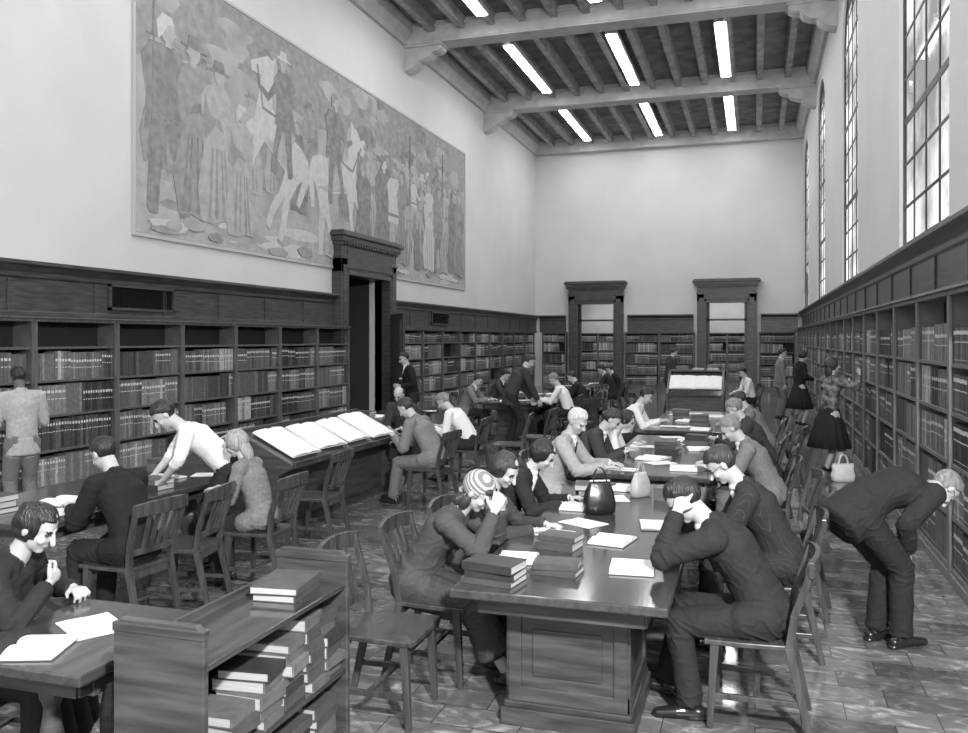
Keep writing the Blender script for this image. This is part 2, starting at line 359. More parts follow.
    for cx in (-7.35,3.0,5.5): P([(cx,.5),(cx+.035,.5),(cx+.12,3.9),(cx+.085,3.9)],5)
    for i in range(20): blob(rnd.uniform(-hw+.2,hw-.2),rnd.uniform(.08,.3),rnd.uniform(.2,.5),rnd.uniform(.05,.12),rnd.choice((0,4,2)))
    obj('painted_canvas',m,tones,parent=e)
    f=MB(); f.box(0,.03,-hw-.05,hw+.05,-.05,0).box(0,.03,-hw-.05,hw+.05,H,H+.05).box(0,.03,-hw-.05,-hw,0,H).box(0,.03,hw,hw+.05,0,H)
    obj('frame',f,mat('mural_frame',.45,.7,.2),parent=e)
mural()
# ---------------------------------------------------------------- bookcases
SH=[.12,.57,1.02,1.47,1.90]
def case_proto(w,H,d,sh,label,group,mc=None):
    mc=mc or M_case
    e=thing('bookcase',label,'bookcase',(0,0,0),0,group); h=w/2
    obj('base',MB().box(-h,h,0,d,0,.12).box(-h,h,-.015,d,0,.08),mc,parent=e,bevel=.003)
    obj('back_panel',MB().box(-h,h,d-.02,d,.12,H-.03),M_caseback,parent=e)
    for s in (-1,1):
        a,b=sorted((s*h,s*(h-.028))); m=MB().box(a,b,0,d-.02,.12,H-.06); 
        a,b=sorted((s*h,s*(h-.045))); m.box(a,b,-.012,.01,.08,H-.06)
        obj('side_panel',m,mc,parent=e)
    me=mesh('shelf',MB().box(-h+.028,h-.028,.004,d-.02,-.03,0),mc)
    for z in sh[1:]: obj('shelf',me,None,parent=e,loc=(0,0,z))
    obj('cornice',MB().box(-h,h,-.02,d,H-.06,H-.02).box(-h,h,-.05,d,H-.02,H),mc,parent=e,bevel=.004)
    return e
def fill(M,w,rows,fillp,rng,d=.2):
    out=[]
    for z,hmax in rows:
        x=-w/2+.05; end=w/2-.05
        if rng.random()>fillp[0]: continue
        if rng.random()<fillp[1]: end=-w/2+w*rng.uniform(.65,.95)
        while x<end:
            ser=rng.randint(5,14); t=rng.uniform(.034,.058); hh=hmax*rng.uniform(.85,.99); c=rng.choices(range(6),(2,4,5,5,4,1.5))[0]; dd=d*rng.uniform(.85,1)
            lab=rng.random()<.8; lz=rng.uniform(.62,.8)
            for k in range(ser):
                tt=t*rng.uniform(.85,1.15)
                if x+tt>end: x=end; break
                h2=hh*rng.uniform(.975,1.0)
                c2=min(5,max(0,c+rng.choice((0,0,0,1,-1))))
                out.append((M,x,tt,z,h2,dd*rng.uniform(.97,1),c2,lab,lz)); x+=tt+.005
            if rng.random()<.05: x+=rng.uniform(.03,.10)
    return out
def place_cases(proto,w,items,rows,fp,seed,first=None):
    rng=random.Random(seed); res=[]
    for i,(x,y,rz) in enumerate(items):
        if i>0 or first is False:
            dup(proto,(x,y,0),rz)
        else: proto.location=(x,y,0); proto.rotation_euler=(0,0,rz)
        M=Matrix.Translation((x,y,0))@Matrix.Rotation(rz,4,'Z')
        res.append(fill(M,w,rows,fp,rng))
    return res
W=1.45
rowsL=[(.12,.41),(.57,.41),(1.02,.41),(1.47,.385)]
left_items=[(-8.62,8.45+W*(k+.5),R(90)) for k in (-1,0,1,2,3,4,5) if 8.45+W*(k+1)<17.3]
pL=case_proto(W,HL,.33,SH,'dark oak open bookcase bay filled with bound volumes','bookcases under the mural')
a=place_cases(pL,W,left_items,rowsL,(1,.12),5)
W2=(YB-.05-20.05)/10
pL2=case_proto(W2,HL,.33,SH,'dark oak open bookcase bay filled with bound volumes','bookcases beyond the side door')
b=place_cases(pL2,W2,[(-8.62,20.05+W2*(k+.5),R(90)) for k in range(9)],rowsL+[(1.9,.28)],(.97,.15),6)
SR=[.12,.55,.98,1.40,1.80]; rowsR=[(.12,.395),(.55,.395),(.98,.385),(1.40,.365),(1.8,.34)]
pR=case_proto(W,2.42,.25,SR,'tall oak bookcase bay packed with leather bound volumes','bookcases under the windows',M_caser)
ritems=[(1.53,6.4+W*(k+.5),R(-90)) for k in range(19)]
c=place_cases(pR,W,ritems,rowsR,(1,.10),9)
for x0,x1,n in ((XL+.38,-7.56,1),(-5.1,-2.32,2),(.16,1.5,1)):
    ww=(x1-x0)/n
    p=case_proto(ww,HL,.33,SH,'oak bookcase bay of bound volumes beside a doorway','bookcases between the doorways')
    b+=place_cases(p,ww,[(x0+ww*(k+.5),YB-.34,0) for k in range(n)],rowsL+[(1.9,.28)],(1,.1),12+n)
p=case_proto(1.6,HL,.33,SH,'oak bookcase in the room beyond the doorway','bookcases beyond the doorways')
b+=place_cases(p,1.6,[(x,40.1,0) for x in (-7.9,-6.3,-2.0,-.4)],rowsL+[(1.9,.28)],(1,.1),44)
indiv=[bk for bay in c[0:2] for bk in bay][:170]
indset=set(map(id,indiv))
rest=[bk for grp in (a,b,c) for bay in grp for bk in bay if id(bk) not in indset]
BM=BK+[M_lab]
def bookmesh(t,h,dd,col,lab,lz):
    m=MB(); m.box(0,t,0,dd,0,h,col); m.box(.003,t-.003,-.0015,.0,h*.1,h*.115,6 if lab else col)
    if lab: m.box(.002,t-.002,-.0018,0,h*lz,h*(lz+.1),6); m.box(.002,t-.002,-.0018,0,h*(lz-.22),h*(lz-.19),6)
    return m
cache={}
for (M,x,t,z,h,dd,cc,lab,lz) in indiv:
    key=(cc,lab,round(lz,1))
    if key not in cache: cache[key]=mesh('book',bookmesh(.04,.33,.19,cc,lab,round(lz,1)),BM)
    o=bpy.data.objects.new('book',cache[key]); COL.objects.link(o)
    o.matrix_world=M@Matrix.Translation((x,.02,z))@Matrix.Diagonal((t/.04,dd/.19,h/.33,1))
    tag(o,('pale' if cc==5 else 'dark')+' cloth bound volume upright on an oak shelf','book','bound volumes on the shelves')
m=MB()
for (M,x,t,z,h,dd,cc,lab,lz) in rest:
    y0=.02+(.2-dd)*.5
    pts=[M@V(p) for p in ((x,y0,z),(x+t,y0,z),(x+t,y0,z+h),(x,y0,z+h),(x,y0+dd,z),(x+t,y0+dd,z),(x+t,y0+dd,z+h),(x,y0+dd,z+h))]
    m.add(pts,[(0,1,2,3),(3,2,6,7),(0,3,7,4),(1,5,6,2),(4,7,6,5),(0,4,5,1)],cc)
    if lab:
        for a0,a1 in ((lz,lz+.09),(lz-.22,lz-.19)):
            pts=[M@V(p) for p in ((x+.006,y0-.0015,z+h*a0),(x+t-.006,y0-.0015,z+h*a0),(x+t-.006,y0-.0015,z+h*a1),(x+.006,y0-.0015,z+h*a1))]
            m.add(pts,[(0,1,2,3)],6)
me=bpy.data.meshes.new('shelved_books'); me.from_pydata(m.v,[],m.f)
for q in BM: me.materials.append(q)
me.polygons.foreach_set('material_index',m.m)
o=bpy.data.objects.new('shelved_books',me); COL.objects.link(o); tag(o,'rows of bound volumes filling the oak wall bookcases','books',kind='stuff')
# ---------------------------------------------------------------- furniture
def chair_proto():
    e=thing('library_chair','dark oak library chair with slatted bow topped back','chair')
    n=9; vs=[];fs=[]
    for iz,z in enumerate((.435,.465)):
        for j in range(n):
            v=j/(n-1); y=-.21+.43*v; wd=.195+.035*v+.01*math.sin(v*math.pi)
            for i in range(n):
                u=i/(n-1)*2-1; x=u*wd; zz=z
                if iz: zz-=.012*(1-u*u)*(1-(2*v-1)**2)+.004*abs(u)**4
                vs.append((x,y+(.015*(1-u*u) if j==n-1 else 0),zz))
    N=n*n
    for j in range(n-1):
        for i in range(n-1):
            a=j*n+i; fs+= [(a,a+n,a+n+1,a+1),(N+a,N+a+1,N+a+n+1,N+a+n)]
    ed=[i for i in range(n)]+[j*n+n-1 for j in range(1,n)]+[(n-1)*n+i for i in range(n-2,-1,-1)]+[j*n for j in range(n-2,0,-1)]
    for k in range(len(ed)): p,q=ed[k],ed[(k+1)%len(ed)]; fs.append((p,q,q+N,p+N))
    obj('seat',MB().add(vs,fs),M_chair,parent=e,bevel=.005)
    for s in (-1,1):
        obj('leg',MB().beam((s*.20,.17,.44),(s*.205,.195,0),.045,.045,.03,.03),M_chair,parent=e,bevel=.004)
        obj('leg',MB().beam((s*.185,-.19,.45),(s*.19,-.29,0),.042,.045,.03,.034),M_chair,parent=e,bevel=.004)
    b=MB()
    for s in (-1,1):
        b.beam((s*.185,-.19,.44),(s*.20,-.215,.62),.034,.042,.032,.036); b.beam((s*.20,-.215,.62),(s*.225,-.30,.88),.032,.036,.03,.03)
    def rail(z0,z1,yb,hw,th,bow,crown=0):
        k=10; vs=[];fs=[]
        for i in range(k+1):
            u=i/k*2-1; x=u*hw; y=yb-bow*(1-u*u)
            for (dy,zz) in ((-th/2,z0),(th/2,z0),(th/2,z1+crown*(1-u*u)),(-th/2,z1+crown*(1-u*u))): vs.append((x,y+dy,zz))
        for i in range(k):
            for j in range(4): fs.append((i*4+j,i*4+(j+1)%4,(i+1)*4+(j+1)%4,(i+1)*4+j))
        fs+=[(3,2,1,0),(k*4,k*4+1,k*4+2,k*4+3)]
        b.add(vs,fs)
    rail(.82,.90,-.292,.245,.026,.04,.018); rail(.545,.585,-.212,.195,.022,.015)
    for x in (-.105,-.035,.035,.105):
        b.beam((x*.9,-.222,.575),(x*1.15,-.315,.83),.038,.012)
    obj('backrest',b,M_chair,parent=e,bevel=.003)
    for s in (-1,1): obj('stretcher',MB().beam((s*.203,.185,.17),(s*.188,-.255,.17),.02,.03,side=(1,0,0)),M_chair,parent=e,bevel=.003)
    obj('stretcher',MB().beam((-.195,-.03,.172),(.195,-.03,.172),.03,.02,side=(0,1,0)),M_chair,parent=e,bevel=.003)
    obj('apron',MB().box(-.18,.18,.165,.185,.38,.437),M_chair,parent=e)
    obj('apron',MB().box(-.17,.17,-.2,-.18,.38,.437),M_chair,parent=e)
    return e
CH=[None]
def chair(x,y,h,label=None):
    if CH[0] is None:
        CH[0]=chair_proto(); c=CH[0]; c.location=(x,y,0); c.rotation_euler=(0,0,R(h)); c['group']='oak reading room chairs'
    else: c=dup(CH[0],(x,y,0),R(h))
    c['label']=label or 'dark oak slatted library chair occupied by a reader'
    return c
def table(x0,x1,y0,y1,label,legs='panel'):
    cx,cy=(x0+x1)/2,(y0+y1)/2; w=(x1-x0)/2; l=(y1-y0)/2
    e=thing('library_table',label,'table',(cx,cy,0))
    obj('tabletop',MB().box(-w,w,-l,l,.715,.76),M_top,parent=e,bevel=.008)
    iw,il=w-.12,l-.12
    for s in (-1,1): obj('apron',MB().box(s*iw-.012,s*iw+.012,-il,il,.62,.715),M_wood,parent=e)
    for s in (-1,1): obj('apron',MB().box(-iw,iw,s*il-.012,s*il+.012,.62,.715),M_wood,parent=e)
    for s in (-1,1):
        p=MB(); 
        if legs=='panel':
            ya,yb=(-l+.30,-l+.95) if s<0 else (l-.95,l-.30)
            pw=.31
            p.box(-pw,pw,ya,yb,.1,.70); p.box(-pw-.035,pw+.035,ya-.035,yb+.035,0,.09); p.box(-pw-.02,pw+.02,ya-.02,yb+.02,.09,.12)
            p.box(-pw-.02,pw+.02,ya-.02,yb+.02,.64,.715)
            for yy in (ya,yb):
                for q in (-1,1): p.box(q*(pw-.035)-.035,q*(pw-.035)+.035,yy-.013,yy+.013,.12,.64)
                p.box(-pw,pw,yy-.012,yy+.012,.12,.2); p.box(-pw,pw,yy-.012,yy+.012,.56,.64)
                p.box(-pw+.13,pw-.13,yy-.01,yy+.01,.26,.5)
            for q in (-1,1):
                for yy in (ya+.035,yb-.035): p.box(q*pw-.013,q*pw+.013,yy-.035,yy+.035,.12,.64)
                p.box(q*pw-.012,q*pw+.012,ya,yb,.12,.2); p.box(q*pw-.012,q*pw+.012,ya,yb,.56,.64)
            obj('pedestal',p,M_wood,parent=e,bevel=.004)
        else:
            yy=s*(l-.42) if l>.6 else s*(l-.22)
            k=1.15 if l>.6 else .6
            p.lathe((0,yy,0),[(.06*k,.09),(.075*k,.12),(.055*k,.17),(.085*k,.28),(.09*k,.36),(.06*k,.47),(.05*k,.52),(.08*k,.56),(.08*k,.6)])
            p.box(-w*.7,w*.7,yy-.06*k,yy+.06*k,.6,.715)
            for q in (-1,1):
                ww=min(1,w/.5)
                p.prism([(0,.13),(q*.2*ww,.11),(q*.36*ww,.05),(q*.38*ww,0),(q*.30*ww,0),(q*.18*ww,.045),(0,.05)],'y',yy-.045,yy+.045)
            obj('pedestal',p,M_wood,parent=e,bevel=.004)
    return e
T1=(-1.45,-.38)
table(*T1,3.97,7.35,'long polished dark reading table with panelled pedestals, strewn with books')
table(*T1,7.8,11.1,'long polished reading table with open books and seated readers')
table(*T1,11.7,15.0,'long reading table scattered with pale papers')
table(-5.65,-4.5,4.45,7.2,'dark reading table on turned pedestal legs','turned')
table(-5.2,-3.95,15.9,19.0,'distant reading table with readers in shirts and suits')
table(-5.1,-3.9,21.0,24.0,'distant reading table beside the far doorway')
table(-3.05,-2.36,2.52,3.30,'small dark reading table with an open notebook','turned')
table(-6.2,-5.3,11.6,14.0,'dark reading table near the panelled doorway')
# book truck
def truck():
    e=thing('book_truck','dark wooden library book truck with panel ends and loaded shelf','book cart',(-2.01,3.07,0))
    hw=.19; hl=.56
    for s in (-1,1):
        y=s*(hl-.015)
        p=MB(); p.prism([(-hw,.10),(hw,.10),(hw,.97),(hw-.03,1.0),(-hw+.03,1.0),(-hw,.97)],'y',y-.016,y+.016)
        p.box(-hw-.004,hw+.004,y-.02,y+.02,.95,.985)
        obj('end_panel',p,M_wood,parent=e,bevel=.005)
    obj('shelf',MB().box(-hw+.01,hw-.01,-hl+.03,hl-.03,.83,.852),M_top,parent=e,bevel=.003)
    obj('shelf',MB().box(-hw+.005,hw-.005,-hl+.03,hl-.03,.44,.462),M_top,parent=e,bevel=.003)
    obj('shelf',MB().box(-hw+.005,hw-.005,-hl+.03,hl-.03,.16,.182),M_top,parent=e,bevel=.003)
    obj('divider',MB().box(-hw+.01,-hw+.03,-hl+.03,hl-.03,.182,.83),M_wood,parent=e)
    obj('trough',MB().box(-hw+.01,-hw+.03,-hl+.03,hl-.03,.852,.89),M_wood,parent=e)
    for sx in (-1,1):
        for sy in (-1,1):
            c=MB(); c.cyl((sx*.13-.012,sy*.5,.045),(sx*.13+.012,sy*.5,.045),.045,n=20); c.box(sx*.13-.02,sx*.13+.02,sy*.5-.012,sy*.5+.012,.07,.11)
            obj('caster',c,M_iron,parent=e)
truck()
# sloping newspaper stand
def sheet(x,y,z,rot,label,group,sw=1):
    m=MB(); k=8; vs=[];fs=[]
    hw_=.30*random.uniform(.9,1.02)*sw; hh=.27*random.uniform(.92,1.05)*sw
    for a in range(k+1):
        v=a/k*2-1
        z_=.012+.026*(1-abs(v))**.5*(1 if abs(v)>.02 else .3)
        for b_ in (-1,1): vs.append((b_*hh,v*hw_,z_))
    for a in range(k): fs.append((a*2,a*2+1,a*2+3,a*2+2))
    vs+=[(-hh,-hw_,.0),(hh,-hw_,.0),(hh,hw_,0),(-hh,hw_,0)]; q=2*(k+1)
    fs+=[(q,q+1,q+2,q+3),(0,1,q+1,q),(2*k,2*k+1,q+2,q+3)]
    m.add(vs,fs); o=obj('newspaper',m,M_news); o.location=(x,y,z); o.rotation_euler=rot
    tag(o,label,'newspaper',group)
def stand(x,y0,y1,label):
    l=(y1-y0)/2; e=thing('newspaper_stand',label,'reading stand',(x,(y0+y1)/2,0))
    w=.66
    for s in (-1,1):
        p=MB(); y=s*(l-.03)
        p.prism([(-.5,0),(.5,0),(.5,.62),(w,.70),(w,.74),(0,1.06),(-w,.74),(-w,.70),(-.5,.62)],'y',y-.03,y+.03)
        p.prism([(-.36,.12),(.36,.12),(.36,.6),(0,.82),(-.36,.6)],'y',y-.04,y+.04)
        obj('end_panel',p,M_wood,parent=e,bevel=.005)
    for s in (-1,1):
        p=MB(); p.prism([(0,1.0),(s*w,.70),(s*w,.73),(0,1.04)],'y',-l+.04,l-.04)
        p.prism([(s*w,.70),(s*(w+.02),.70),(s*(w+.02),.765),(s*w,.765)],'y',-l+.04,l-.04)
        obj('sloping_top',p,M_top,parent=e,bevel=.004)
    obj('lower_panel',MB().box(-.38,.38,-l+.05,l-.05,.08,.62).box(-.42,.42,-l+.05,l-.05,0,.08),M_wood,parent=e,bevel=.004)
    obj('ridge_board',MB().box(-.03,.03,-l,l,1.02,1.07),M_wood,parent=e,bevel=.004)
    ang=math.atan2(.32,w)
    n=int((y1-y0-.2)/.62)
    for i in range(n):
        for s in ((1,-1) if i%2==0 else (1,)):
            yc=y0+.12+(i+.5)*(y1-y0-.24)/n
            sheet(x+s*.345,yc,.905,(0,s*ang,R(random.uniform(-6,6))),'open newspaper spread on the sloping wooden stand','newspapers on the sloping stand')
stand(-5.06,7.5,10.3,'long dark wooden newspaper stand with gabled sloping top')
def rack():
    e=thing('display_rack','tall dark wooden rack with sloping shelf of pale papers','reading stand',(-1.2,18.6,0))
    h=.56
    for s in (-1,1):
        p=MB(); p.prism([(-.45,0),(.45,0),(.45,1.32),(.30,1.32),(-.45,.86)],'x',s*h-.025,s*h+.025); obj('end_panel',p,M_wood,parent=e,bevel=.005)
    p=MB(); p.prism([(-.45,.80),(.32,1.26),(.32,1.29),(-.45,.83)],'x',-h+.02,h-.02); obj('sloping_top',p,M_top,parent=e)
    obj('lower_panel',MB().box(-h+.02,h-.02,-.36,-.33,.06,.84),M_wood,parent=e)
    obj('back_panel',MB().box(-h+.02,h-.02,.40,.43,.06,1.30),M_wood,parent=e)
    obj('shelf',MB().box(-h+.02,h-.02,.25,.45,1.30,1.33),M_wood,parent=e)
    a=math.atan2(.46,.77)
    for i in range(2):
        sheet(-1.2-.27+.54*i,18.535,1.07,(0,-a,R(90)),'pale journal lying open on the sloping rack','papers on the display rack',.95)
rack()
# loose books
BC={}
def book(x,y,z,rz,w=.17,h=.25,t=.035,c=1,label=None,group=None,tilt=0):
    key=(w,h,t,c)
    if key not in BC:
        m=MB(); m.box(-w/2,w/2,-h/2,h/2,0,.004).box(-w/2,w/2,-h/2,h/2,t-.004,t).box(-w/2-.003,-w/2+.004,-h/2,h/2,0,t)
        p=MB(); p.box(-w/2+.004,w/2-.005,-h/2+.004,h/2-.004,.004,t-.004)
        BC[key]=(mesh('book',m,BK[c]),mesh('pages',p,M_pages))
    a,b=BC[key]; o=bpy.data.objects.new('book',a); COL.objects.link(o); o.location=(x,y,z); o.rotation_euler=(0,tilt,R(rz))
    bv=o.modifiers.new('b','BEVEL'); bv.width=.0015; bv.segments=1
    q=bpy.data.objects.new('pages',b); COL.objects.link(q); q.parent=o
    tag(o,label or ('closed %s hardcover book lying flat'%('pale' if c>4 else 'dark')),'book',group)
    return o
def stack(x,y,z,n,rz=0,group='stacked books on the reading table',seed=0,w=.18,h=.26,tmin=.028,tmax=.05,jit=.008,ja=7,cols=(0,1,1,2,2,3)):
    r=random.Random(seed)
    for i in range(n):
        t=round(r.uniform(tmin,tmax),3); ww=round(w*r.uniform(.88,1.05),2); hh=round(h*r.uniform(.88,1.05),2)
        book(x+r.uniform(-jit,jit),y+r.uniform(-.008,.008),z,rz+r.uniform(-ja,ja),ww,hh,t,r.choice(cols),'dark hardcover book lying in a stack',group); z+=t
def open_book(x,y,z,rz,w=.17,h=.25,label='open book with white pages lying on a reading table',cat='book'):
    m=MB(); k=8
    def prof(s):
        top=[(s*(w*i/k),.006+.022*math.sin(math.pi*min(1,(i/k)**.6)*.93)+.003) for i in range(k+1)]
        return top+[(s*w,.004),(0,.004)]
    m.prism(prof(1),'y',-h/2,h/2,0); m.prism(prof(-1),'y',-h/2,h/2,0)
    o=obj('open_book',m,[M_paper]); o.location=(x,y,z); o.rotation_euler=(0,0,R(rz))
    tag(o,label,cat,'open books on the reading tables')
    obj('cover',MB().box(-w-.006,w+.006,-h/2-.006,h/2+.006,0,.004),BK[1],parent=o)
def paper(x,y,z,rz,w=.21,h=.28,label='white sheet of writing paper on a table'):
    m=MB(); k=5; vs=[]
    for i in range(k+1):
        for j in range(2): vs.append((-w/2+w*i/k,-h/2+h*j,.0025+.002*math.sin(i*1.3)))
    vs+=[(-w/2,-h/2,0),(w/2,-h/2,0),(w/2,h/2,0),(-w/2,h/2,0)]
    m.add(vs,[(2*i,2*i+2,2*i+3,2*i+1) for i in range(k)]+[(12,15,14,13)])
    o=obj('paper_sheet',m,M_paper); o.location=(x,y,z+.001); o.rotation_euler=(0,0,R(rz)); tag(o,label,'paper','papers on the reading tables')
zt=.76
stack(-1.27,4.17,zt,3,82,seed=1,w=.2,h=.28,cols=(0,0,1))
stack(-1.10,4.95,zt,2,78,seed=2,cols=(0,1))
book(-1.0,4.42,zt,85,.17,.25,.03,1); book(-1.0,4.42,zt+.03,95,.16,.24,.035,1)
open_book(-.83,5.2,zt,80,.14,.22); open_book(-.63,4.62,zt,-85,.15,.23)
open_book(-1.27,4.62,zt,95,.12,.2); paper(-1.25,5.30,zt,80); paper(-1.1,5.65,zt,60); open_book(-1.25,6.15,zt,90,.13,.2); paper(-1.05,6.6,zt,20)
open_book(-.62,5.7,zt,-80,.14,.21); stack(-1.28,6.75,zt,2,10,seed=5); open_book(-1.0,7.05,zt,85,.15,.22); stack(-.6,6.7,zt,2,80,seed=6)
for i,(x,y,r_) in enumerate(((-1.2,8.1,85),(-.65,8.3,95),(-1.0,8.9,70),(-1.2,9.9,85),(-.6,9.8,100),(-.75,10.6,80),(-1.15,12.3,90),(-.7,11.95,85),(-.95,13.1,60),(-1.2,14.2,80),(-.6,14.0,95),(-4.7,16.3,90),(-4.35,17.4,85),(-4.9,18.3,90),(-4.3,18.6,80),(-4.7,22.2,90),(-4.2,23.2,85),(-5.0,5.2,85),(-4.75,4.85,75),(-5.0,6.3,80),(-5.7,12.4,90),(-5.6,13.3,80))):
    (open_book if i%3 else paper)(x,y,zt,r_)
    if i%2: paper(x+.25 if x<-1 or x<-4 else x-.25,y+.33,zt,r_+33)
for i,(x,y,n) in enumerate(((-.9,9.4,3),(-.75,12.6,4),(-1.1,13.6,3),(-.65,10.3,3),(-4.75,5.9,2),(-5.2,4.75,3),(-5.3,6.7,3),(-4.6,17.0,3),(-5.7,11.9,4))): stack(x,y,zt,n,80,seed=20+i)
for i,(x,n) in enumerate(((-1.5,2),(-1.15,1),(-.85,3))): stack(x,18.94,1.33,n,80,seed=60+i,w=.16,h=.24,cols=(3,5,4),group='books on the display rack')
paper(-2.72,2.98,zt,60,.22,.3); open_book(-2.72,2.70,zt,-70,.13,.2,'open notebook with white pages on a small table','notebook')
# books on the truck
G='books loaded on the library truck'
stack(-2.02,3.38,.852,2,183,G,41,.22,.30,.03,.04,cols=(0,1)) 
for i,(y,n,zz) in enumerate(((2.80,3,.462),(2.985,5,.462),(3.17,6,.462),(3.35,7,.462),(3.50,6,.462))):
    stack(-1.95,y,zz,n,182,G,50+i,.22,.17,.034,.055,.02,6,(0,1,1,2,3,2))
for i,(y,n) in enumerate(((2.7,3),(2.95,4),(3.2,4),(3.45,4))): stack(-1.95,y,.182,n,182,G,70+i,.2,.22,.035,.055)
# handbag
def bag(x,y,z,rz,m,label,s=1,h=.2,top=.055):
    e=thing('handbag',label,'handbag',(x,y,z),R(rz)); 
    b=MB(); n=28; prof=[(0,.11,.05),(.015,.13,.065),(h*.35,.135,.07),(h*.7,.118,.052),(h*.92,top+.03,.022),(h,top+.022,.014)]
    vs=[]; fs=[]
    for zz,a,c in prof:
        for i in range(n):
            t=2*math.pi*i/n; p=3; cx=abs(math.cos(t))**(2/p)*math.copysign(1,math.cos(t)); cy=abs(math.sin(t))**(2/p)*math.copysign(1,math.sin(t))
            g=1+.05*math.sin(t*7)*(zz>.03); vs.append((a*cx*g*s,c*cy*g*s,zz*s))
    for j in range(len(prof)-1):
        for i in range(n): fs.append((j*n+i,j*n+(i+1)%n,(j+1)*n+(i+1)%n,(j+1)*n+i))
    fs+=[tuple(range(n))[::-1],tuple(range((len(prof)-1)*n,len(prof)*n))]
    obj('bag_body',b.add(vs,fs),m,parent=e,smooth=True)
    for q in (-.012,.012):
        k=MB(); pts=[(.055*s*math.cos(a),q*s,(h-.005+.12*math.sin(a))*s) for a in [math.pi*i/14 for i in range(15)]]
        for i in range(14): k.cyl(pts[i],pts[i+1],.006*s,n=8)
        obj('bag_handle',k,m,parent=e)
    obj('clasp',MB().cyl((-(top+.025)*s,0,(h+.004)*s),((top+.025)*s,0,(h+.004)*s),.008*s,n=8),M_white,parent=e)
bag(-1.05,6.0,zt,25,M_black,'black leather handbag standing upright on the reading table',.85,.27,.06)
bag(-.86,6.75,zt,60,mat('pale_bag',.35,.5,.4,.2,12),'pale soft handbag standing on the reading table',.75,.24,.07)
bag(1.18,12.9,0,20,mat('white_bag',.7,.5,.4,.1,12),'white handbag standing on the floor beside a woman',1.2,.20,.10)
# ---------------------------------------------------------------- people
def ik(a,t,l1,l2,pole):
    d=t-a; L=d.length; mx=(l1+l2)*.998
    if L>mx: t=a+d*(mx/L); d=t-a; L=mx
    w=d.normalized(); x=(l1*l1-l2*l2+L*L)/(2*L); hh=math.sqrt(max(l1*l1-x*x,0))
    p=V(pole); p=p-w*p.dot(w)
    if p.length<1e-4: p=w.orthogonal()
    p.normalize(); return a+w*x+p*hh, t
def cloth(name,g,var=.12,sc=30,bump=.12,rough=.85):
    return mat(name,g,rough,.2,var,sc,bump,bscale=9)
def wave(m,g,scale,pos,k,direction='X',dist=0):
    nt=m.node_tree; b=nt.nodes['Principled BSDF']; tc=nt.nodes.new('ShaderNodeTexCoord'); wv=nt.nodes.new('ShaderNodeTexWave'); wv.inputs['Scale'].default_value=scale; wv.bands_direction=direction; wv.inputs['Distortion'].default_value=dist
    cr=nt.nodes.new('ShaderNodeValToRGB'); cr.color_ramp.elements[0].position=pos; cr.color_ramp.elements[0].color=(g,g,g,1); cr.color_ramp.elements[1].position=min(1,pos+.12); cr.color_ramp.elements[1].color=(g*k,g*k,g*k,1)
    nt.links.new(tc.outputs['Object'],wv.inputs[0]); nt.links.new(wv.outputs[0],cr.inputs[0]); nt.links.new(cr.outputs[0],b.inputs['Base Color']); return m
SKIN=mat('skin',.42,.5,.35,.06,8); SKIND=mat('skin_dark',.10,.5,.35,.08,8)
EYE=mat('eye_dark',.06,.3,.5); LIP=mat('lips',.26,.5,.3); SHOE=mat('shoe_leather',.015,.25,.6)
def hairmat(n,g): return mat(n,g,.42,.5,.4,60,.6,(1,1,.12),bscale=120)
HAIRD=hairmat('hair_dark',.014); HAIRG=hairmat('hair_grey',.20); HAIRB=hairmat('hair_blond',.30); HAIRM=hairmat('hair_brown',.03); HAIRW=hairmat('hair_white',.55)
SCARF=wave(cloth('patterned_scarf',.3),.16,16,.42,2.6,'DIAGONAL',1.2)
SUITD=cloth('suit_dark',.022); SUITB=cloth('suit_black',.014); SUITG=cloth('suit_grey',.17); SUITM=cloth('suit_mid',.045); SHIRT=cloth('shirt_white',.74,.03); PINS=wave(cloth('suit_pinstripe',.025),.025,24,.88,1.9); SUITP=cloth('suit_pale',.34)
TWEED=cloth('tweed',.06,.25,130); CARD=cloth('cardigan_grey',.17,.2,40); PATT=cloth('patterned_blouse',.12,1.0,16)
TROUD=cloth('trousers_dark',.022); TROUG=cloth('trousers_grey',.15); SKIRTG=cloth('skirt_grey',.045,.2,60); SKIRTD=cloth('skirt_dark',.018)
def capmesh(P,m):
    a,b,ra,rb,_,S,k,e,_b=P
    w=(b-a); L=w.length; w=w/L if L>1e-6 else V((0,0,1)); N=w.cross(S); n=20; rings=[]
    for t in (-90,-65,-40,-20): rings.append((a+w*(math.sin(R(t))*ra*e),ra*math.cos(R(t))))
    rings.append((a,ra)); rings.append((b,rb))
    for t in (20,40,65,90): rings.append((b+w*(math.sin(R(t))*rb*e),rb*math.cos(R(t))))
    vs=[];fs=[]
    for c,r in rings[1:-1]:
        for i in range(n):
            t=2*math.pi*i/n; vs.append(c+S*(r*math.cos(t))+N*(r*k*math.sin(t)))
    q=len(rings)-2
    for j in range(q-1):
        for i in range(n): fs.append((j*n+i,j*n+(i+1)%n,(j+1)*n+(i+1)%n,(j+1)*n+i))
    vs.append(rings[0][0]); vs.append(rings[-1][0]); z=q*n
    for i in range(n): fs.append((z,(i+1)%n,i)); fs.append((z+1,(q-1)*n+i,(q-1)*n+(i+1)%n))
    m.add(vs,fs)
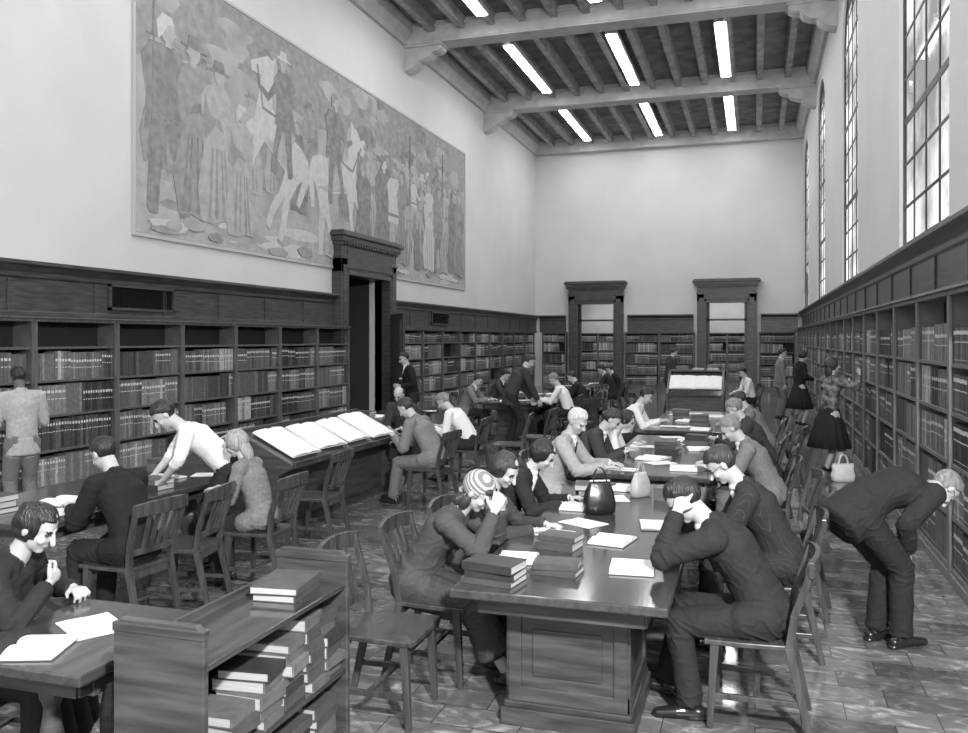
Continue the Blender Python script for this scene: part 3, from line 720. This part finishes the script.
def ellmesh(c,B,r,m,n=20,k=12,f=None):
    vs=[];fs=[]
    for j in range(1,k):
        ph=math.pi*j/k-math.pi/2
        for i in range(n):
            t=2*math.pi*i/n; vs.append(c+B[0]*(r[0]*math.cos(ph)*math.cos(t))+B[1]*(r[1]*math.cos(ph)*math.sin(t))+B[2]*(r[2]*math.sin(ph)))
    vs+= [c-B[2]*r[2],c+B[2]*r[2]]; q=k-1; z=q*n
    for j in range(q-1):
        for i in range(n): fs.append((j*n+i,j*n+(i+1)%n,(j+1)*n+(i+1)%n,(j+1)*n+i))
    for i in range(n): fs.append((z,(i+1)%n,i)); fs.append((z+1,(q-1)*n+i,(q-1)*n+(i+1)%n))
    m.add(vs,fs)
def person(loc,h,label,s=1,vox=.009,fem=False,seat=False,pel=None,lean=6,bend=0,sl=0,tw=0,head=(10,0),roll=0,
           hands=None,palm=None,elb=None,feet=None,knee=None,toe=0,top=SUITD,sleeve=None,bot=TROUD,skirt=False,skirtm=None,jacket=True,collar=True,
           hair='short',hairm=HAIRD,skin=SKIN,curl=25,heels=False,z=0,tie=True,glasses=False):
    C=[];E=[]
    def cap(a,b,ra,rb,tg,side=None,k=1,e=1,bias=0):
        a=V(a);b=V(b); w=(b-a)
        if w.length<1e-5: b=a+V((0,0,1e-3)); w=b-a
        w=w.normalized(); S=V(side) if side is not None else w.orthogonal(); S=(S-w*S.dot(w)).normalized()
        C.append((a,b,ra,rb,tg,S,k,e,bias))
    def ell(c,B,r,tg,bias=0): E.append((V(c),B,r,tg,bias))
    if pel is None: pel=(0,-.07,.565) if seat else (0,0,.95)
    P0=V(pel); rl=R(lean); rb_=R(lean+bend); rs=R(sl)
    t1=V((math.sin(rs),math.sin(rl)*math.cos(rs),math.cos(rl)*math.cos(rs)))
    t2=V((math.sin(rs),math.sin(rb_)*math.cos(rs),math.cos(rb_)*math.cos(rs)))
    s1=V((math.cos(rs),0,-math.sin(rs))); s1=(s1-t1*s1.dot(t1)).normalized()
    s2=Matrix.Rotation(R(tw),3,t2)@(s1-t2*s1.dot(t2)).normalized()
    P1=P0+t1*.21; P2=P1+((t1+t2)/2).normalized()*.17; NB=P2+t2*.14
    f2=t2.cross(s2)
    if f2.dot(V((0,math.cos(rb_),-math.sin(rb_))))<0: f2=-f2
    j=.020 if jacket else .006; g=.93 if fem else 1
    T,SL,BO='top','sleeve','bot'
    cap(P0-s1*.075,P0+s1*.075,.125+(.008 if fem else 0),.125+(.008 if fem else 0),BO if not skirt else 'skirt',t1,.95,.6)
    cap(P0+t1*.05,P1,(.142+j)*g,(.138+j)*g,T,s1,.80,.5)
    cap(P1,P2,(.14+j)*g,(.162+j)*g,T,s2,.74,.5)
    cap(P2,P2+t2*.07,(.165+j)*g,(.14+j)*g,T,s2,.68,.5)
    if fem:
        for q in (-1,1): ell(P2+f2*.085+s2*(q*.068)-t2*.02,(s2,f2,t2),(.055,.05,.055),T)
    else: cap(P2+f2*.045-s2*.06,P2+f2*.045+s2*.06,.085+j*.5,.085+j*.5,T,t2,.7)
    sw=.150 if fem else .180
    SHL=[NB-t2*.045-s2*sw,NB-t2*.045+s2*sw]
    for q in (0,1):
        cap(SHL[q],NB-t2*.005,.062+j*.6,.052,T)
    p_,y_=R(head[0]),R(head[1])
    hf=V((-math.sin(y_)*math.cos(p_),math.cos(y_)*math.cos(p_),-math.sin(p_)))
    hr=V((math.cos(y_),math.sin(y_),0)); hu=hr.cross(hf).normalized()
    Rm=Matrix.Rotation(R(roll),3,hf); hr=Rm@hr; hu=Rm@hu
    tn=(t2*1.2+hu*.8).normalized()
    HC=NB+tn*.075+hu*.115+hf*.012
    cap(NB-t2*.03,HC-hu*.05-hf*.015,.058*g,.052*g,'skin')
    HB=(hr,hf,hu)
    ell(HC+hu*.028-hf*.012,HB,(.075,.094,.088),'skin'); ell(HC-hu*.03+hf*.022,HB,(.060,.064,.082),'skin')
    ell(HC-hu*.088+hf*.056,HB,(.026,.026,.022),'skin'); ell(HC-hu*.05+hf*.03,HB,(.054,.05,.045),'skin')
    cap(HC+hu*.012+hf*.088,HC-hu*.034+hf*.109,.008,.0135,'skin'); 
    for q in (-1,1):
        ell(HC+hr*(q*.075)-hu*.008-hf*.008,HB,(.010,.018,.031),'skin')
        ell(HC+hr*(q*.031)+hf*.080+hu*.003,HB,(.012,.008,.0045),'eye',.0012)
        cap(HC+hr*(q*.016)+hf*.089+hu*.021,HC+hr*(q*.046)+hf*.076+hu*.021,.0045 if fem else .006,.004,'hair',bias=0)
        ell(HC+hr*(q*.034)+hf*.062-hu*.03,HB,(.024,.022,.02),'skin')
    ell(HC+hf*.085-hu*.060,HB,(.017,.009,.005),'lip',.0008)
    if collar:
        cap(NB+f2*.02+t2*.012,NB+f2*.012+t2*.030,.064*g,.060*g,'shirt',s2,1,.2)
        cap(NB+f2*.07-t2*.0,NB+f2*.125-t2*.13,.034,.006,'shirt',s2,.6,.6,.008)
        if not fem and tie: cap(NB+f2*.095-t2*.005,NB+f2*.135-t2*.14,.012,.012,'tie',s2,.6,.5,.014)
    if jacket:
        for q in (-1,1): cap(NB+s2*(q*.06)+f2*.05,NB+s2*(q*.022)+f2*.15-t2*.19,.026,.016,T,s2,.45,.5,.004)
        cap(NB-f2*.03+t2*.01-s2*.03,NB-f2*.03+t2*.01+s2*.03,.045,.045,T,t2,1,.6)
    ua,fa=(.27,.245) if fem else (.29,.26)
    if hands is None: hands=((-.24,.08,P0.z-.12),(.24,.08,P0.z-.12))
    if palm is None: palm=((1,0,0),(-1,0,0)) if not seat else ((0,0,-1),(0,0,-1))
    if elb is None: elb=((-.5,-.6,-.6),(.5,-.6,-.6))
    rr=.88 if fem else 1
    joints=[]
    for q in (0,1):
        S0=SHL[q]; EL,WR=ik(S0,V(hands[q]),ua,fa,elb[q]); joints.append((EL,.12))
        cap(S0,EL,(.062+j*.6)*rr,(.048+j*.7)*rr,SL); 
        fw=(WR-EL).normalized(); bare=sleeve=='rolled'
        cap(EL,EL+fw*(fa*(.30 if bare else .92)),(.050+j*.6)*rr,(.048 if bare else .036+j*.6)*rr,SL,None,1,.5)
        cap(EL+fw*fa*.1,WR,.040*rr,.026*rr,'skin')
        if not bare and jacket and collar: cap(EL+fw*fa*.9,EL+fw*(fa*.985),.034*rr,.033*rr,'shirt',None,1,.3)
        n=V(palm[q]); n=(n-fw*n.dot(fw)); n=n.normalized() if n.length>1e-3 else fw.orthogonal().normalized()
        l=fw.cross(n); sg=1 if q==1 else -1
        hs=.93 if fem else 1
        cap(WR+fw*.02,WR+fw*.075*hs,.034*hs,.038*hs,'skin',l,.38,.5)
        for i,ln in enumerate((.066,.076,.070,.054)):
            off=(.033-.022*i)*sg*hs
            b0=WR+fw*.085*hs+l*off; c1=R(curl*(1+.12*i)); d1=(fw*math.cos(c1)+n*math.sin(c1)+l*(.12*(1.5-i)*sg)).normalized()
            c2=R(curl*2.3*(1+.1*i)); d2=(fw*math.cos(c2)+n*math.sin(c2)+l*(.1*(1.5-i)*sg)).normalized()
            b1=b0+d1*ln*.55*hs; b2=b1+d2*ln*.5*hs
            cap(b0-fw*.02,b1,.0095,.0085,'skin'); cap(b1,b2,.0085,.007,'skin')
        b0=WR+fw*.03*hs+l*(.028*sg); d1=(fw*.62+l*(.72*sg)+n*.3).normalized(); b1=b0+d1*.042*hs; d2=(fw*.85+l*(.3*sg)+n*.4).normalized()
        cap(b0,b1,.014,.011,'skin'); cap(b1,b1+d2*.034*hs,.0105,.008,'skin')
    if feet is None: feet=((-.12,.36,.09),(.12,.40,.09)) if seat else ((-.1,-.02,.09),(.1,.04,.09))
    if knee is None: knee=((-.12,1,.5),(.12,1,.5)) if seat else ((-.05,1,0),(.05,1,0))
    KS=[]
    for q in (0,1):
        sg=-1 if q==0 else 1
        Hp=P0+s1*(.088*sg)-V((0,0,.03)); KN,AN=ik(Hp,V(feet[q]),.435,.42,knee[q])
        sd=(AN-KN).normalized(); KS.append((KN,AN)); joints.append((KN,.14)); joints.append((AN,.1)); joints.append((Hp,.16))
        if skirt:
            cap(Hp,KN,.10,.062,'skin')
            if seat:
                cap(Hp,KN,.125,.095,'skirt'); cap(KN,KN+sd*.29,.095,.12,'skirt',None,1,.25)
            cap(KN,KN+sd*.2,.054,.050,'skin'); cap(KN+sd*.2,AN,.050,.031,'skin')
        else:
            cap(Hp,KN,.102,.078,BO); cap(KN,AN-sd*.0,.076,.066,BO,None,1,.3)
        tt=R(toe*sg if not isinstance(toe,(tuple,list)) else toe[q]); fd=V((math.sin(tt),math.cos(tt),0))
        up=.05 if heels else 0
        base=V((AN.x,AN.y,AN.z-.09))
        cap(AN+V((0,0,-.005)),base+V((0,0,.06+up*.6)),.036,.038,'shoe' if not heels else 'skin')
        cap(base-fd*.045+V((0,0,.042+up)),base+fd*.07+V((0,0,.040+up*.3)),.036,.040,'shoe',fd.cross(V((0,0,1))),.85)
        cap(base+fd*.07+V((0,0,.040+up*.3)),base+fd*.165+V((0,0,.030)),.042,.030,'shoe',fd.cross(V((0,0,1))),.8)
        if heels: cap(base-fd*.055+V((0,0,.06)),base-fd*.055+V((0,0,.004)),.014,.006,'shoe')
        elif not skirt: cap(base-fd*.055+V((0,0,.012)),base+fd*.0+V((0,0,.012)),.034,.034,'shoe',fd.cross(V((0,0,1))),.35)
    if skirt and seat:
        K=(KS[0][0]+KS[1][0])/2; A=(KS[0][1]+KS[1][1])/2
        cap(P0+V((0,.05,0)),K-V((0,.03,.0)),.12,.1,'skirt',(1,0,0),.85)
        cap(K,K+(A-K)*.72,.10,.15,'skirt',(1,0,0),.9,.25)
    if jacket and not seat and not skirt:
        if lean<40: cap(P0+V((0,0,.02)),P0-V((0,0,.15)),.162,.178,T,(1,0,0),.82,.15)
        else: cap(P0+t1*.1,P0-t1*.12+V((0,-.01,-.02)),.160,.178,T,s1,.9,.2)
    elif jacket and seat:
        cap(P0+t1*.1,P0+V((0,-.03,-.06)),.160,.175,T,(1,0,0),.88,.2)
        for sg in (-1,1): cap(P0+V((sg*.11,.0,.0)),P0+V((sg*.13,.10,-.02)),.10,.09,T)
    m=MB()
    for P in C: capmesh(P,m)
    for (c,B,r,tg,b_) in E: ellmesh(c,B,r,m)
    me=bpy.data.meshes.new('tmp')
    me.from_pydata(m.v,[],m.f)
    bm=bmesh.new(); bm.from_mesh(me); bmesh.ops.recalc_face_normals(bm,faces=bm.faces); bm.to_mesh(me); bm.free()
    tmp=bpy.data.objects.new('tmp',me); COL.objects.link(tmp)
    r=tmp.modifiers.new('r','REMESH'); r.mode='VOXEL'; r.voxel_size=vox/s; r.adaptivity=0
    sm=tmp.modifiers.new('s','SMOOTH'); sm.factor=.5; sm.iterations=3 if vox<.009 else 2
    dg=bpy.context.evaluated_depsgraph_get(); dg.update()
    bme=bpy.data.meshes.new_from_object(tmp.evaluated_get(dg))
    bpy.data.objects.remove(tmp); bpy.data.meshes.remove(me)
    nv=len(bme.vertices); co=np.empty(nv*3); bme.vertices.foreach_get('co',co); co=co.reshape(-1,3)
    def classify(X):
        best=np.full(len(X),1e9); idx=np.zeros(len(X),int)
        tags=[]
        k=0
        for (a,b,ra,rb,tg,S,kk,e,bias) in C:
            a_=np.array(a);w=np.array(b-a);L=np.linalg.norm(w);w=w/L; S_=np.array(S);N_=np.cross(w,S_)
            d=X-a_; t=np.clip(d@w,0,L); off=d-t[:,None]*w; rr_=ra+(rb-ra)*t/L
            D=np.sqrt((off@S_)**2+((off@N_)/kk)**2+((off@w)/max(e,.3))**2)-rr_-bias
            mk=D<best; best[mk]=D[mk]; idx[mk]=k; tags.append(tg); k+=1
        for (c,B,r_,tg,bias) in E:
            d=X-np.array(c); q=np.sqrt(sum(((d@np.array(B[i]))/r_[i])**2 for i in range(3)))
            D=(q-1)*min(r_)-bias
            mk=D<best; best[mk]=D[mk]; idx[mk]=k; tags.append(tg); k+=1
        return idx,tags
    nrm=np.empty(nv*3); bme.vertices.foreach_get('normal',nrm); nrm=nrm.reshape(-1,3)
    iv,tags=classify(co)
    isc=np.array([t in('top','sleeve','bot','skirt') for t in tags])[iv]
    seed=random.uniform(0,50)
    wj=np.full(nv,.3)
    for (p,rad) in joints+[(P1,.15)]:
        d=np.linalg.norm(co-np.array(p),axis=1); wj=np.maximum(wj,np.clip(1.4-d/rad,0,1))
    am=.011 if jacket else .009
    for i in np.nonzero(isc)[0]:
        p=co[i]; n1=noise.noise(V((p[0]*6+seed,p[1]*6,p[2]*5)))
        nn=noise.noise(V((p[0]*10+p[2]*9,p[1]*10+seed,p[2]*15-p[1]*8)))
        n2=max(0,1-abs(nn)*6)
        co[i]=p+nrm[i]*(am*.5*n1+am*wj[i]*(1.1*n2-.3))
    bme.vertices.foreach_set('co',co.ravel())
    nf=len(bme.polygons); fc=np.empty(nf*3); bme.polygons.foreach_get('center',fc); fc=fc.reshape(-1,3)
    fi,tags=classify(fc)
    slots=['skin','top','sleeve','bot','skirt','shoe','shirt','tie','eye','lip','hair']
    mm=[skin,top,top,bot,skirtm or SKIRTG,SHOE,SHIRT,SUITB,EYE,LIP if skin is SKIN else SKIND,hairm if hair!='scarf' else HAIRM]
    bme.materials.clear()
    for q in mm: bme.materials.append(q)
    tm=np.array([slots.index(t) for t in tags])[fi].astype(np.int32)
    bme.polygons.foreach_set('material_index',tm); bme.polygons.foreach_set('use_smooth',np.ones(nf,bool)); bme.update()
    bme.name='person'
    o=bpy.data.objects.new('person',bme); COL.objects.link(o)
    o.location=(loc[0],loc[1],z); o.rotation_euler=(0,0,R(h)); o.scale=(s,s,s)
    tag(o,label,'person')
    if hair:
        hm=MB(); n=56;k=36
        rad={'short':(.081,.101,.094),'bald':(.080,.100,.092),'bob':(.088,.106,.106),'long':(.090,.108,.112),'scarf':(.084,.106,.101),'bun':(.085,.106,.100)}[hair]
        cen=HC+hu*(.030 if hair not in('bob','long') else .014)-hf*.018
        ellmesh(cen,HB,rad,hm,n,k)
        vs=[V(v) for v in hm.v]
        loc_=[((v-HC).dot(hr),(v-HC).dot(hf),(v-HC).dot(hu)) for v in vs]
        def ok(r_,f,u):
            u+=.008*noise.noise(V((r_*60+seed,f*60,u*30)))
            if hair in('short','bald','bun','scarf'):
                b=.062 if f>.045 else (.016 if f>-.012 else (-.062))
                if f>-.012 and f<=.045: b=.012+.05*max(0,(f-.0)/.045)
                if hair=='scarf':
                    b=.055 if f>.06 else (.03 if f>.04 else(-.03 if f>.02 else -.09))
                if hair=='bald' and (u>.06 or f>.01): return False
                return u>b
            b=.064 if f>.05 else (-.04 if f>.025 else -.13)
            return u>b
        kp=[ok(*q) for q in loc_]
        wav={'bob':.010,'long':.002}.get(hair,.0035)
        used={};nvv=[];nf_=[]
        for f in hm.f:
            if all(kp[i] for i in f):
                g=[]
                for i in f:
                    if i not in used:
                        used[i]=len(nvv); v=vs[i]; d=(v-cen).normalized()
                        a_,b_,c_=loc_[i]
                        ff=0 if hair=='scarf' else noise.noise(V((a_*18+seed,b_*18,c_*22)))*wav+noise.noise(V((a_*110,b_*30+seed,c_*20)))*.003
                        if hair=='short' and b_>.0 and c_>.05: ff+=.008*min(1,(c_-.05)/.04)
                        nvv.append(v+d*ff)
                    g.append(used[i])
                nf_.append(tuple(g))
        h2=MB(); h2.add(nvv,nf_)
        if hair=='bun': ellmesh(HC-hf*.105+hu*.01,HB,(.045,.04,.042),h2)
        if hair=='scarf': ellmesh(HC-hf*.085-hu*.065,HB,(.028,.025,.03),h2); 
        if hair=='long': ellmesh(HC-hf*.060-hu*.09,HB,(.078,.050,.12),h2)
        ho=obj('head_scarf' if hair=='scarf' else 'hair',h2,[SCARF if hair=='scarf' else hairm],parent=o,smooth=True)
        so=ho.modifiers.new('t','SOLIDIFY'); so.thickness=.009; so.offset=-1
        ho['label']='patterned headscarf tied behind the head' if hair=='scarf' else 'combed hair'
        if hair=='scarf':
            h3=MB(); 
            for q in (-1,1): ellmesh(HC+hf*.062+hu*.062+hr*(q*.03),HB,(.035,.022,.022),h3)
            ellmesh(HC-hf*.055-hu*.115,HB,(.068,.042,.06),h3)
            for q in (-1,1): ellmesh(HC-hf*.01-hu*.085+hr*(q*.062),HB,(.020,.034,.055),h3)
            obj('hair',h3,hairm,parent=o,smooth=True)
    if glasses:
        gm=MB()
        for q in (-1,1):
            c=HC+hr*(q*.032)+hf*.097+hu*.004; pts=[c+hr*(.022*math.cos(a))+hu*(.017*math.sin(a)) for a in [2*math.pi*i/14 for i in range(14)]]
            for i in range(14): gm.cyl(pts[i],pts[(i+1)%14],.0018,n=6)
            gm.cyl(c+hr*(q*.022),HC+hr*(q*.078)-hf*.0+hu*.008,.0016,n=6)
        gm.cyl(HC+hr*-.01+hf*.099+hu*.006,HC+hr*.01+hf*.099+hu*.006,.0018,n=6)
        go=obj('glasses',gm,M_iron,parent=o); go['label']='thin rimmed spectacles'
    if skirt and not seat:
        k=MB(); n=72; prof=[(P0.z+.10,.125,.10),(P0.z+.02,.165,.14),(P0.z-.12,.21,.19),(P0.z-.3,.26,.24),(P0.z-.50,.31,.29)]
        vs=[];fs=[]
        for i_,(zz,a,c_) in enumerate(prof):
            for i in range(n):
                t=2*math.pi*i/n; g=1+.055*i_/4*math.sin(t*13+.5*math.sin(t*3)); vs.append((P0.x+a*g*math.cos(t),P0.y+c_*g*math.sin(t),zz))
        for j_ in range(len(prof)-1):
            for i in range(n): fs.append((j_*n+i,j_*n+(i+1)%n,(j_+1)*n+(i+1)%n,(j_+1)*n+i))
        ko=obj('skirt',k.add(vs,fs),skirtm or SKIRTG,parent=o,smooth=True); so=ko.modifiers.new('t','SOLIDIFY'); so.thickness=.006
    return o
# --- near table, one long side
chair(-1.88,4.2,-88,'empty dark oak library chair pulled out beside the reading table')
chair(-1.80,4.80,-90); 
person((-1.90,4.8),-90,'woman in headscarf and tweed jacket, head resting on her hands',.97,.0065,fem=True,seat=True,lean=28,bend=14,head=(40,-8),
  hands=((-.075,.47,1.02),(.09,.47,1.02)),palm=((.8,-.3,.0),(-.8,-.3,.0)),elb=((-.4,.5,-1),(.4,.5,-1)),top=TWEED,collar=False,skirt=True,skirtm=SKIRTG,hair='scarf',hairm=HAIRM,curl=18,feet=((-.1,.42,.09),(.12,.56,.09)))
chair(-1.74,5.44,-90)
person((-1.82,5.38),-90,'woman with wavy hair in a dark coat writing at the table',.97,.0075,fem=True,seat=True,lean=22,bend=10,head=(35,-20),
  hands=((-.1,.52,.80),(.16,.50,.81)),top=SUITM,skirt=True,skirtm=SKIRTD,hair='bob',hairm=HAIRM,collar=False)
chair(-1.80,6.3,-90)
person((-1.84,6.3),-90,'woman with short dark hair in a dark jacket reading',.97,.008,fem=True,seat=True,lean=26,bend=10,head=(38,0),
  hands=((-.14,.50,.80),(.14,.50,.80)),top=SUITD,skirt=True,skirtm=SKIRTD,hair='bob',hairm=HAIRD)
# --- near table, other side
chair(-.02,4.72,88)
person((-.02,4.72),88,'man in dark suit, hands in his hair, bent over a book',1.0,.0065,seat=True,lean=24,bend=20,head=(44,4),
  hands=((-.115,.37,1.08),(.115,.39,1.08)),palm=((.9,-.2,-.1),(-.9,-.2,-.1)),elb=((-.5,.6,-1),(.5,.6,-1)),top=SUITD,bot=TROUD,hair='short',hairm=HAIRD,curl=14,feet=((-.14,.30,.09),(.15,.46,.09)),toe=12)
chair(.10,5.78,92)
person((.10,5.78),92,'man in dark pinstripe suit and glasses reading, head bowed',1.02,.0075,seat=True,lean=22,bend=14,head=(42,6),
  hands=((-.12,.50,.80),(.14,.49,.80)),top=PINS,bot=TROUD,hair='short',hairm=HAIRM,glasses=True)
chair(.22,6.65,84,'empty dark oak library chair beside the reading table')
chair(.2,7.5,98,'empty dark oak library chair near the gap between tables')
# --- other seated readers
for x,y,h_,kw in (
 (-1.82,8.0,-92,dict(label='elderly white haired man in a pale coat studying his book',top=SUITP,bot=TROUG,hair='short',hairm=HAIRW,lean=18,bend=8,head=(30,-25))),
 (-1.82,9.15,-90,dict(label='reader in a mid grey jacket bent over a book',top=SUITM,hair='short',hairm=HAIRM,lean=30,bend=10,head=(40,0))),
 (-1.80,10.05,-90,dict(label='woman in a pale blouse leaning over papers on the table',top=SHIRT,jacket=False,fem=True,skirt=True,skirtm=SKIRTD,hair='bob',hairm=HAIRD,lean=34,bend=10,head=(40,0),collar=False)),
 (.08,8.35,92,dict(label='grey haired man in a mid grey suit reading, head lowered',top=SUITG,bot=TROUG,hair='short',hairm=HAIRG,lean=22,bend=14,head=(40,6))),
 (.10,9.35,88,dict(label='balding man in a dark suit dozing over a book',top=SUITD,hair='bald',hairm=HAIRM,lean=30,bend=14,head=(46,0))),
 (.06,10.5,90,dict(label='man in a dark suit reading at the long table',top=SUITM,hair='short',hairm=HAIRG,lean=24,bend=10,head=(35,0))),
 (.08,12.4,90,dict(label='reader in a grey jacket seated at the long table',top=SUITG,hair='short',hairm=HAIRM,lean=24,bend=10,head=(35,0))),
 (-1.82,12.7,-90,dict(label='reader in a pale shirt seated at the long table',top=SHIRT,jacket=False,hair='short',hairm=HAIRD,lean=24,bend=10,head=(35,0))),
 (-3.55,16.5,90,dict(label='man in a white shirt seated at a distant table',top=SHIRT,jacket=False,hair='short',hairm=HAIRG,lean=20,bend=10,head=(35,0))),
 (-5.55,16.3,-90,dict(label='man in a grey jacket seated at a distant table',top=SUITG,hair='short',hairm=HAIRM,lean=18,bend=10,head=(35,0))),
 (-3.55,18.2,90,dict(label='man in a dark suit seated at a distant table',top=SUITD,hair='short',hairm=HAIRM,lean=20,bend=10,head=(35,0))),
 (-5.55,18.2,-90,dict(label='reader in a mid grey coat seated at a distant table',top=SUITM,hair='short',hairm=HAIRD,lean=20,bend=10,head=(35,0))),
 (-3.5,21.7,90,dict(label='reader in dark clothes at a far table',top=SUITD,hair='short',hairm=HAIRD,lean=20,bend=10,head=(30,0))),
 (-3.5,22.9,90,dict(label='reader in a dark jacket at a far table',top=SUITB,hair='short',hairm=HAIRM,lean=20,bend=10,head=(30,0))),
 (-.15,21.4,110,dict(label='person in a pale shirt seated beyond the display rack',top=SHIRT,jacket=False,collar=False,hair='short',hairm=HAIRD,lean=10,bend=10,head=(30,0),hands=((-.1,.35,.72),(.1,.35,.72)))),
 (-5.0,11.75,180,dict(label='balding man seated behind the newspaper stand, head lowered',top=SUITM,hair='bald',hairm=HAIRM,lean=14,bend=10,head=(34,0),hands=((-.1,.35,.72),(.1,.35,.72)))),
):
    chair(x,y,h_); kw=dict(kw); lab=kw.pop('label'); kw.setdefault('hands',((-.13,.50,.80),(.14,.50,.80)))
    person((x,y),h_,lab,random.uniform(.97,1.02) if not kw.get('fem') else .95,.010 if y<13 else .015,seat=True,**kw)
# --- stand readers
chair(-3.72,9.55,84)
person((-3.72,9.55),84,'man in a grey suit sitting and leaning toward the newspaper stand',1.02,.010,seat=True,lean=26,bend=14,head=(40,0),hands=((-.12,.42,.80),(.12,.46,.72)),top=SUITG,bot=TROUG,hair='short',hairm=HAIRM,feet=((-.1,.45,.09),(.12,.55,.09)))
chair(-3.85,11.3,88)
person((-3.85,11.3),88,'man in a white shirt bent forward on a library chair',1.0,.010,seat=True,lean=30,bend=14,head=(40,0),hands=((-.12,.44,.75),(.12,.46,.75)),top=SHIRT,jacket=False,collar=False,hair='short',hairm=HAIRG)
for x,y,h_ in ((-4.14,7.50,92),(-3.45,12.1,100),(-3.3,13.1,85),(-3.1,15.6,60),(-3.35,17.4,90),(-5.6,17.2,-90),(.3,11.4,80),(.25,13.4,95),(-1.95,11.4,-85),(-3.6,20.2,180),(-2.6,17.0,120)):
    chair(x,y,h_,'empty oak library chair standing on the tiled floor')
# --- pedestal table group
chair(-4.16,4.90,84)
person((-4.16,4.90),80,'dark haired man in a dark suit sitting bent over the table',1.0,.009,seat=True,lean=20,bend=12,head=(35,0),hands=((-.12,.46,.80),(.13,.48,.80)),top=SUITB,bot=TROUD,hair='short',hairm=HAIRD)
chair(-4.10,5.42,100,'empty dark oak library chair drawn up to the table')
chair(-3.84,6.05,92)
person((-3.87,6.05),96,'blond girl in a grey jacket sitting sideways at the table',.91,.008,fem=True,seat=True,pel=(0,-.05,.60),lean=14,bend=10,head=(26,8),hands=((-.1,.36,.84),(.1,.36,.84)),top=CARD,bot=TROUD,collar=False,jacket=True,hair='long',hairm=HAIRB,feet=((-.1,.32,.10),(.1,.34,.10)))
person((-4.36,6.28),126,'man in a white shirt leaning over the table toward a book',1.0,.009,pel=(0,-.06,.90),lean=42,bend=14,head=(46,8),hands=((-.24,.46,.86),(.14,.54,.86)),elb=((-1,-.2,.0),(1,-.2,.0)),palm=((0,0,-1),(0,0,-1)),top=SHIRT,jacket=False,collar=False,bot=TROUD,hair='short',hairm=HAIRD,sleeve='rolled')
person((-7.45,7.15),62,'man in a pale grey suit standing and reading at the bookcase',.97,.010,lean=6,bend=6,head=(26,0),hands=((-.12,.30,1.08),(.12,.30,1.08)),palm=((.5,-.5,.5),(-.5,-.5,.5)),top=SUITP,bot=TROUG,hair='short',hairm=HAIRD,skin=SKIND)
# --- woman at small table
chair(-3.36,3.02,-84)
person((-3.36,3.02),-76,'woman with dark hair in a dark suit, chin on her hand',.96,.0065,fem=True,seat=True,lean=20,bend=12,head=(30,-2),hands=((-.20,.32,.84),(.030,.325,.925)),palm=((0,0,-1),(-.2,-.9,.2)),elb=((-.8,-.3,-.6),(.6,.5,-1)),top=SUITD,collar=False,skirt=True,skirtm=SKIRTD,hair='bob',hairm=HAIRD,curl=44)
# --- standing people
person((.84,6.12),-60,'grey haired man in dark suit bending, hands on his knees',1.02,.0065,pel=(0,-.26,.87),lean=58,bend=46,head=(76,0),
  hands=((-.11,.04,.62),(.11,.05,.62)),elb=((-.6,-1,.4),(.6,-1,.4)),palm=((.2,-.9,-.2),(-.2,-.9,-.2)),top=SUITD,bot=TROUD,hair='short',hairm=HAIRG,curl=30,feet=((-.075,-.04,.09),(.08,.02,.09)),knee=((0,1,0),(0,1,0)),glasses=True)
person((1.02,13.2),-60,'woman in a patterned blouse and dark skirt browsing the bookcase',.98,.010,fem=True,lean=4,head=(2,-10),hands=((-.14,.34,1.35),(.16,.38,1.50)),palm=((.5,-.5,.5),(-.5,-.5,.5)),top=PATT,jacket=True,collar=False,skirt=True,skirtm=SKIRTD,hair='long',hairm=HAIRM,heels=True,feet=((-.07,0,.13),(.09,.03,.13)))
person((.95,20.3),-70,'woman in a long black coat standing at the shelves',.99,.014,fem=True,lean=4,head=(20,0),hands=((-.12,.26,1.1),(.14,.26,1.1)),top=SUITB,collar=False,skirt=True,skirtm=SKIRTD,hair='bob',hairm=HAIRD,heels=True,feet=((-.07,0,.13),(.09,.03,.13)))
person((.58,22.6),-80,'man in a grey suit standing beside the bookcases',1.0,.016,lean=4,head=(15,0),top=SUITG,bot=TROUG,hair='short',hairm=HAIRM)
person((-4.2,14.9),-55,'tall man in a dark suit stooping beside a table',1.04,.012,pel=(0,-.05,.93),lean=22,bend=14,head=(35,0),hands=((-.18,.42,.82),(.18,.42,.82)),top=SUITM,bot=TROUD,hair='short',hairm=HAIRM)
person((-6.3,15.2),130,'person in a dark coat standing near the panelled doorway',1.0,.014,lean=10,head=(25,0),hands=((-.12,.26,1.1),(.14,.26,1.1)),top=SUITB,hair='short',hairm=HAIRD,tie=False)
person((-2.3,24.2),-60,'man in a mid grey suit standing at a far table',1.0,.018,lean=10,head=(25,0),top=SUITM,hair='short',hairm=HAIRM)
# ---------------------------------------------------------------- lights
w=bpy.data.worlds.new('w'); sc.world=w; w.use_nodes=True
bg=w.node_tree.nodes['Background']; bg.inputs[0].default_value=(1,1,1,1); bg.inputs[1].default_value=1.4
def area(loc,tgt,sz,p):
    l=bpy.data.lights.new('flood_lamp','AREA'); l.shape='DISK'; l.size=sz; l.energy=p
    o=bpy.data.objects.new('flood_lamp',l); COL.objects.link(o); o.location=loc
    o.rotation_euler=(V(tgt)-V(loc)).to_track_quat('-Z','Y').to_euler()
area((1.45,-.6,4.3),(-1.8,9.5,.8),.3,1000)
cam=bpy.data.cameras.new('camera'); co_=bpy.data.objects.new('camera',cam); COL.objects.link(co_)
co_.location=(0,0,2.0); co_.rotation_euler=(R(90),0,R(17.68)); cam.lens=850/968*36; cam.sensor_width=36; cam.shift_y=-27.5/968; cam.clip_start=.05
sc.camera=co_
sc.view_settings.view_transform='Standard'
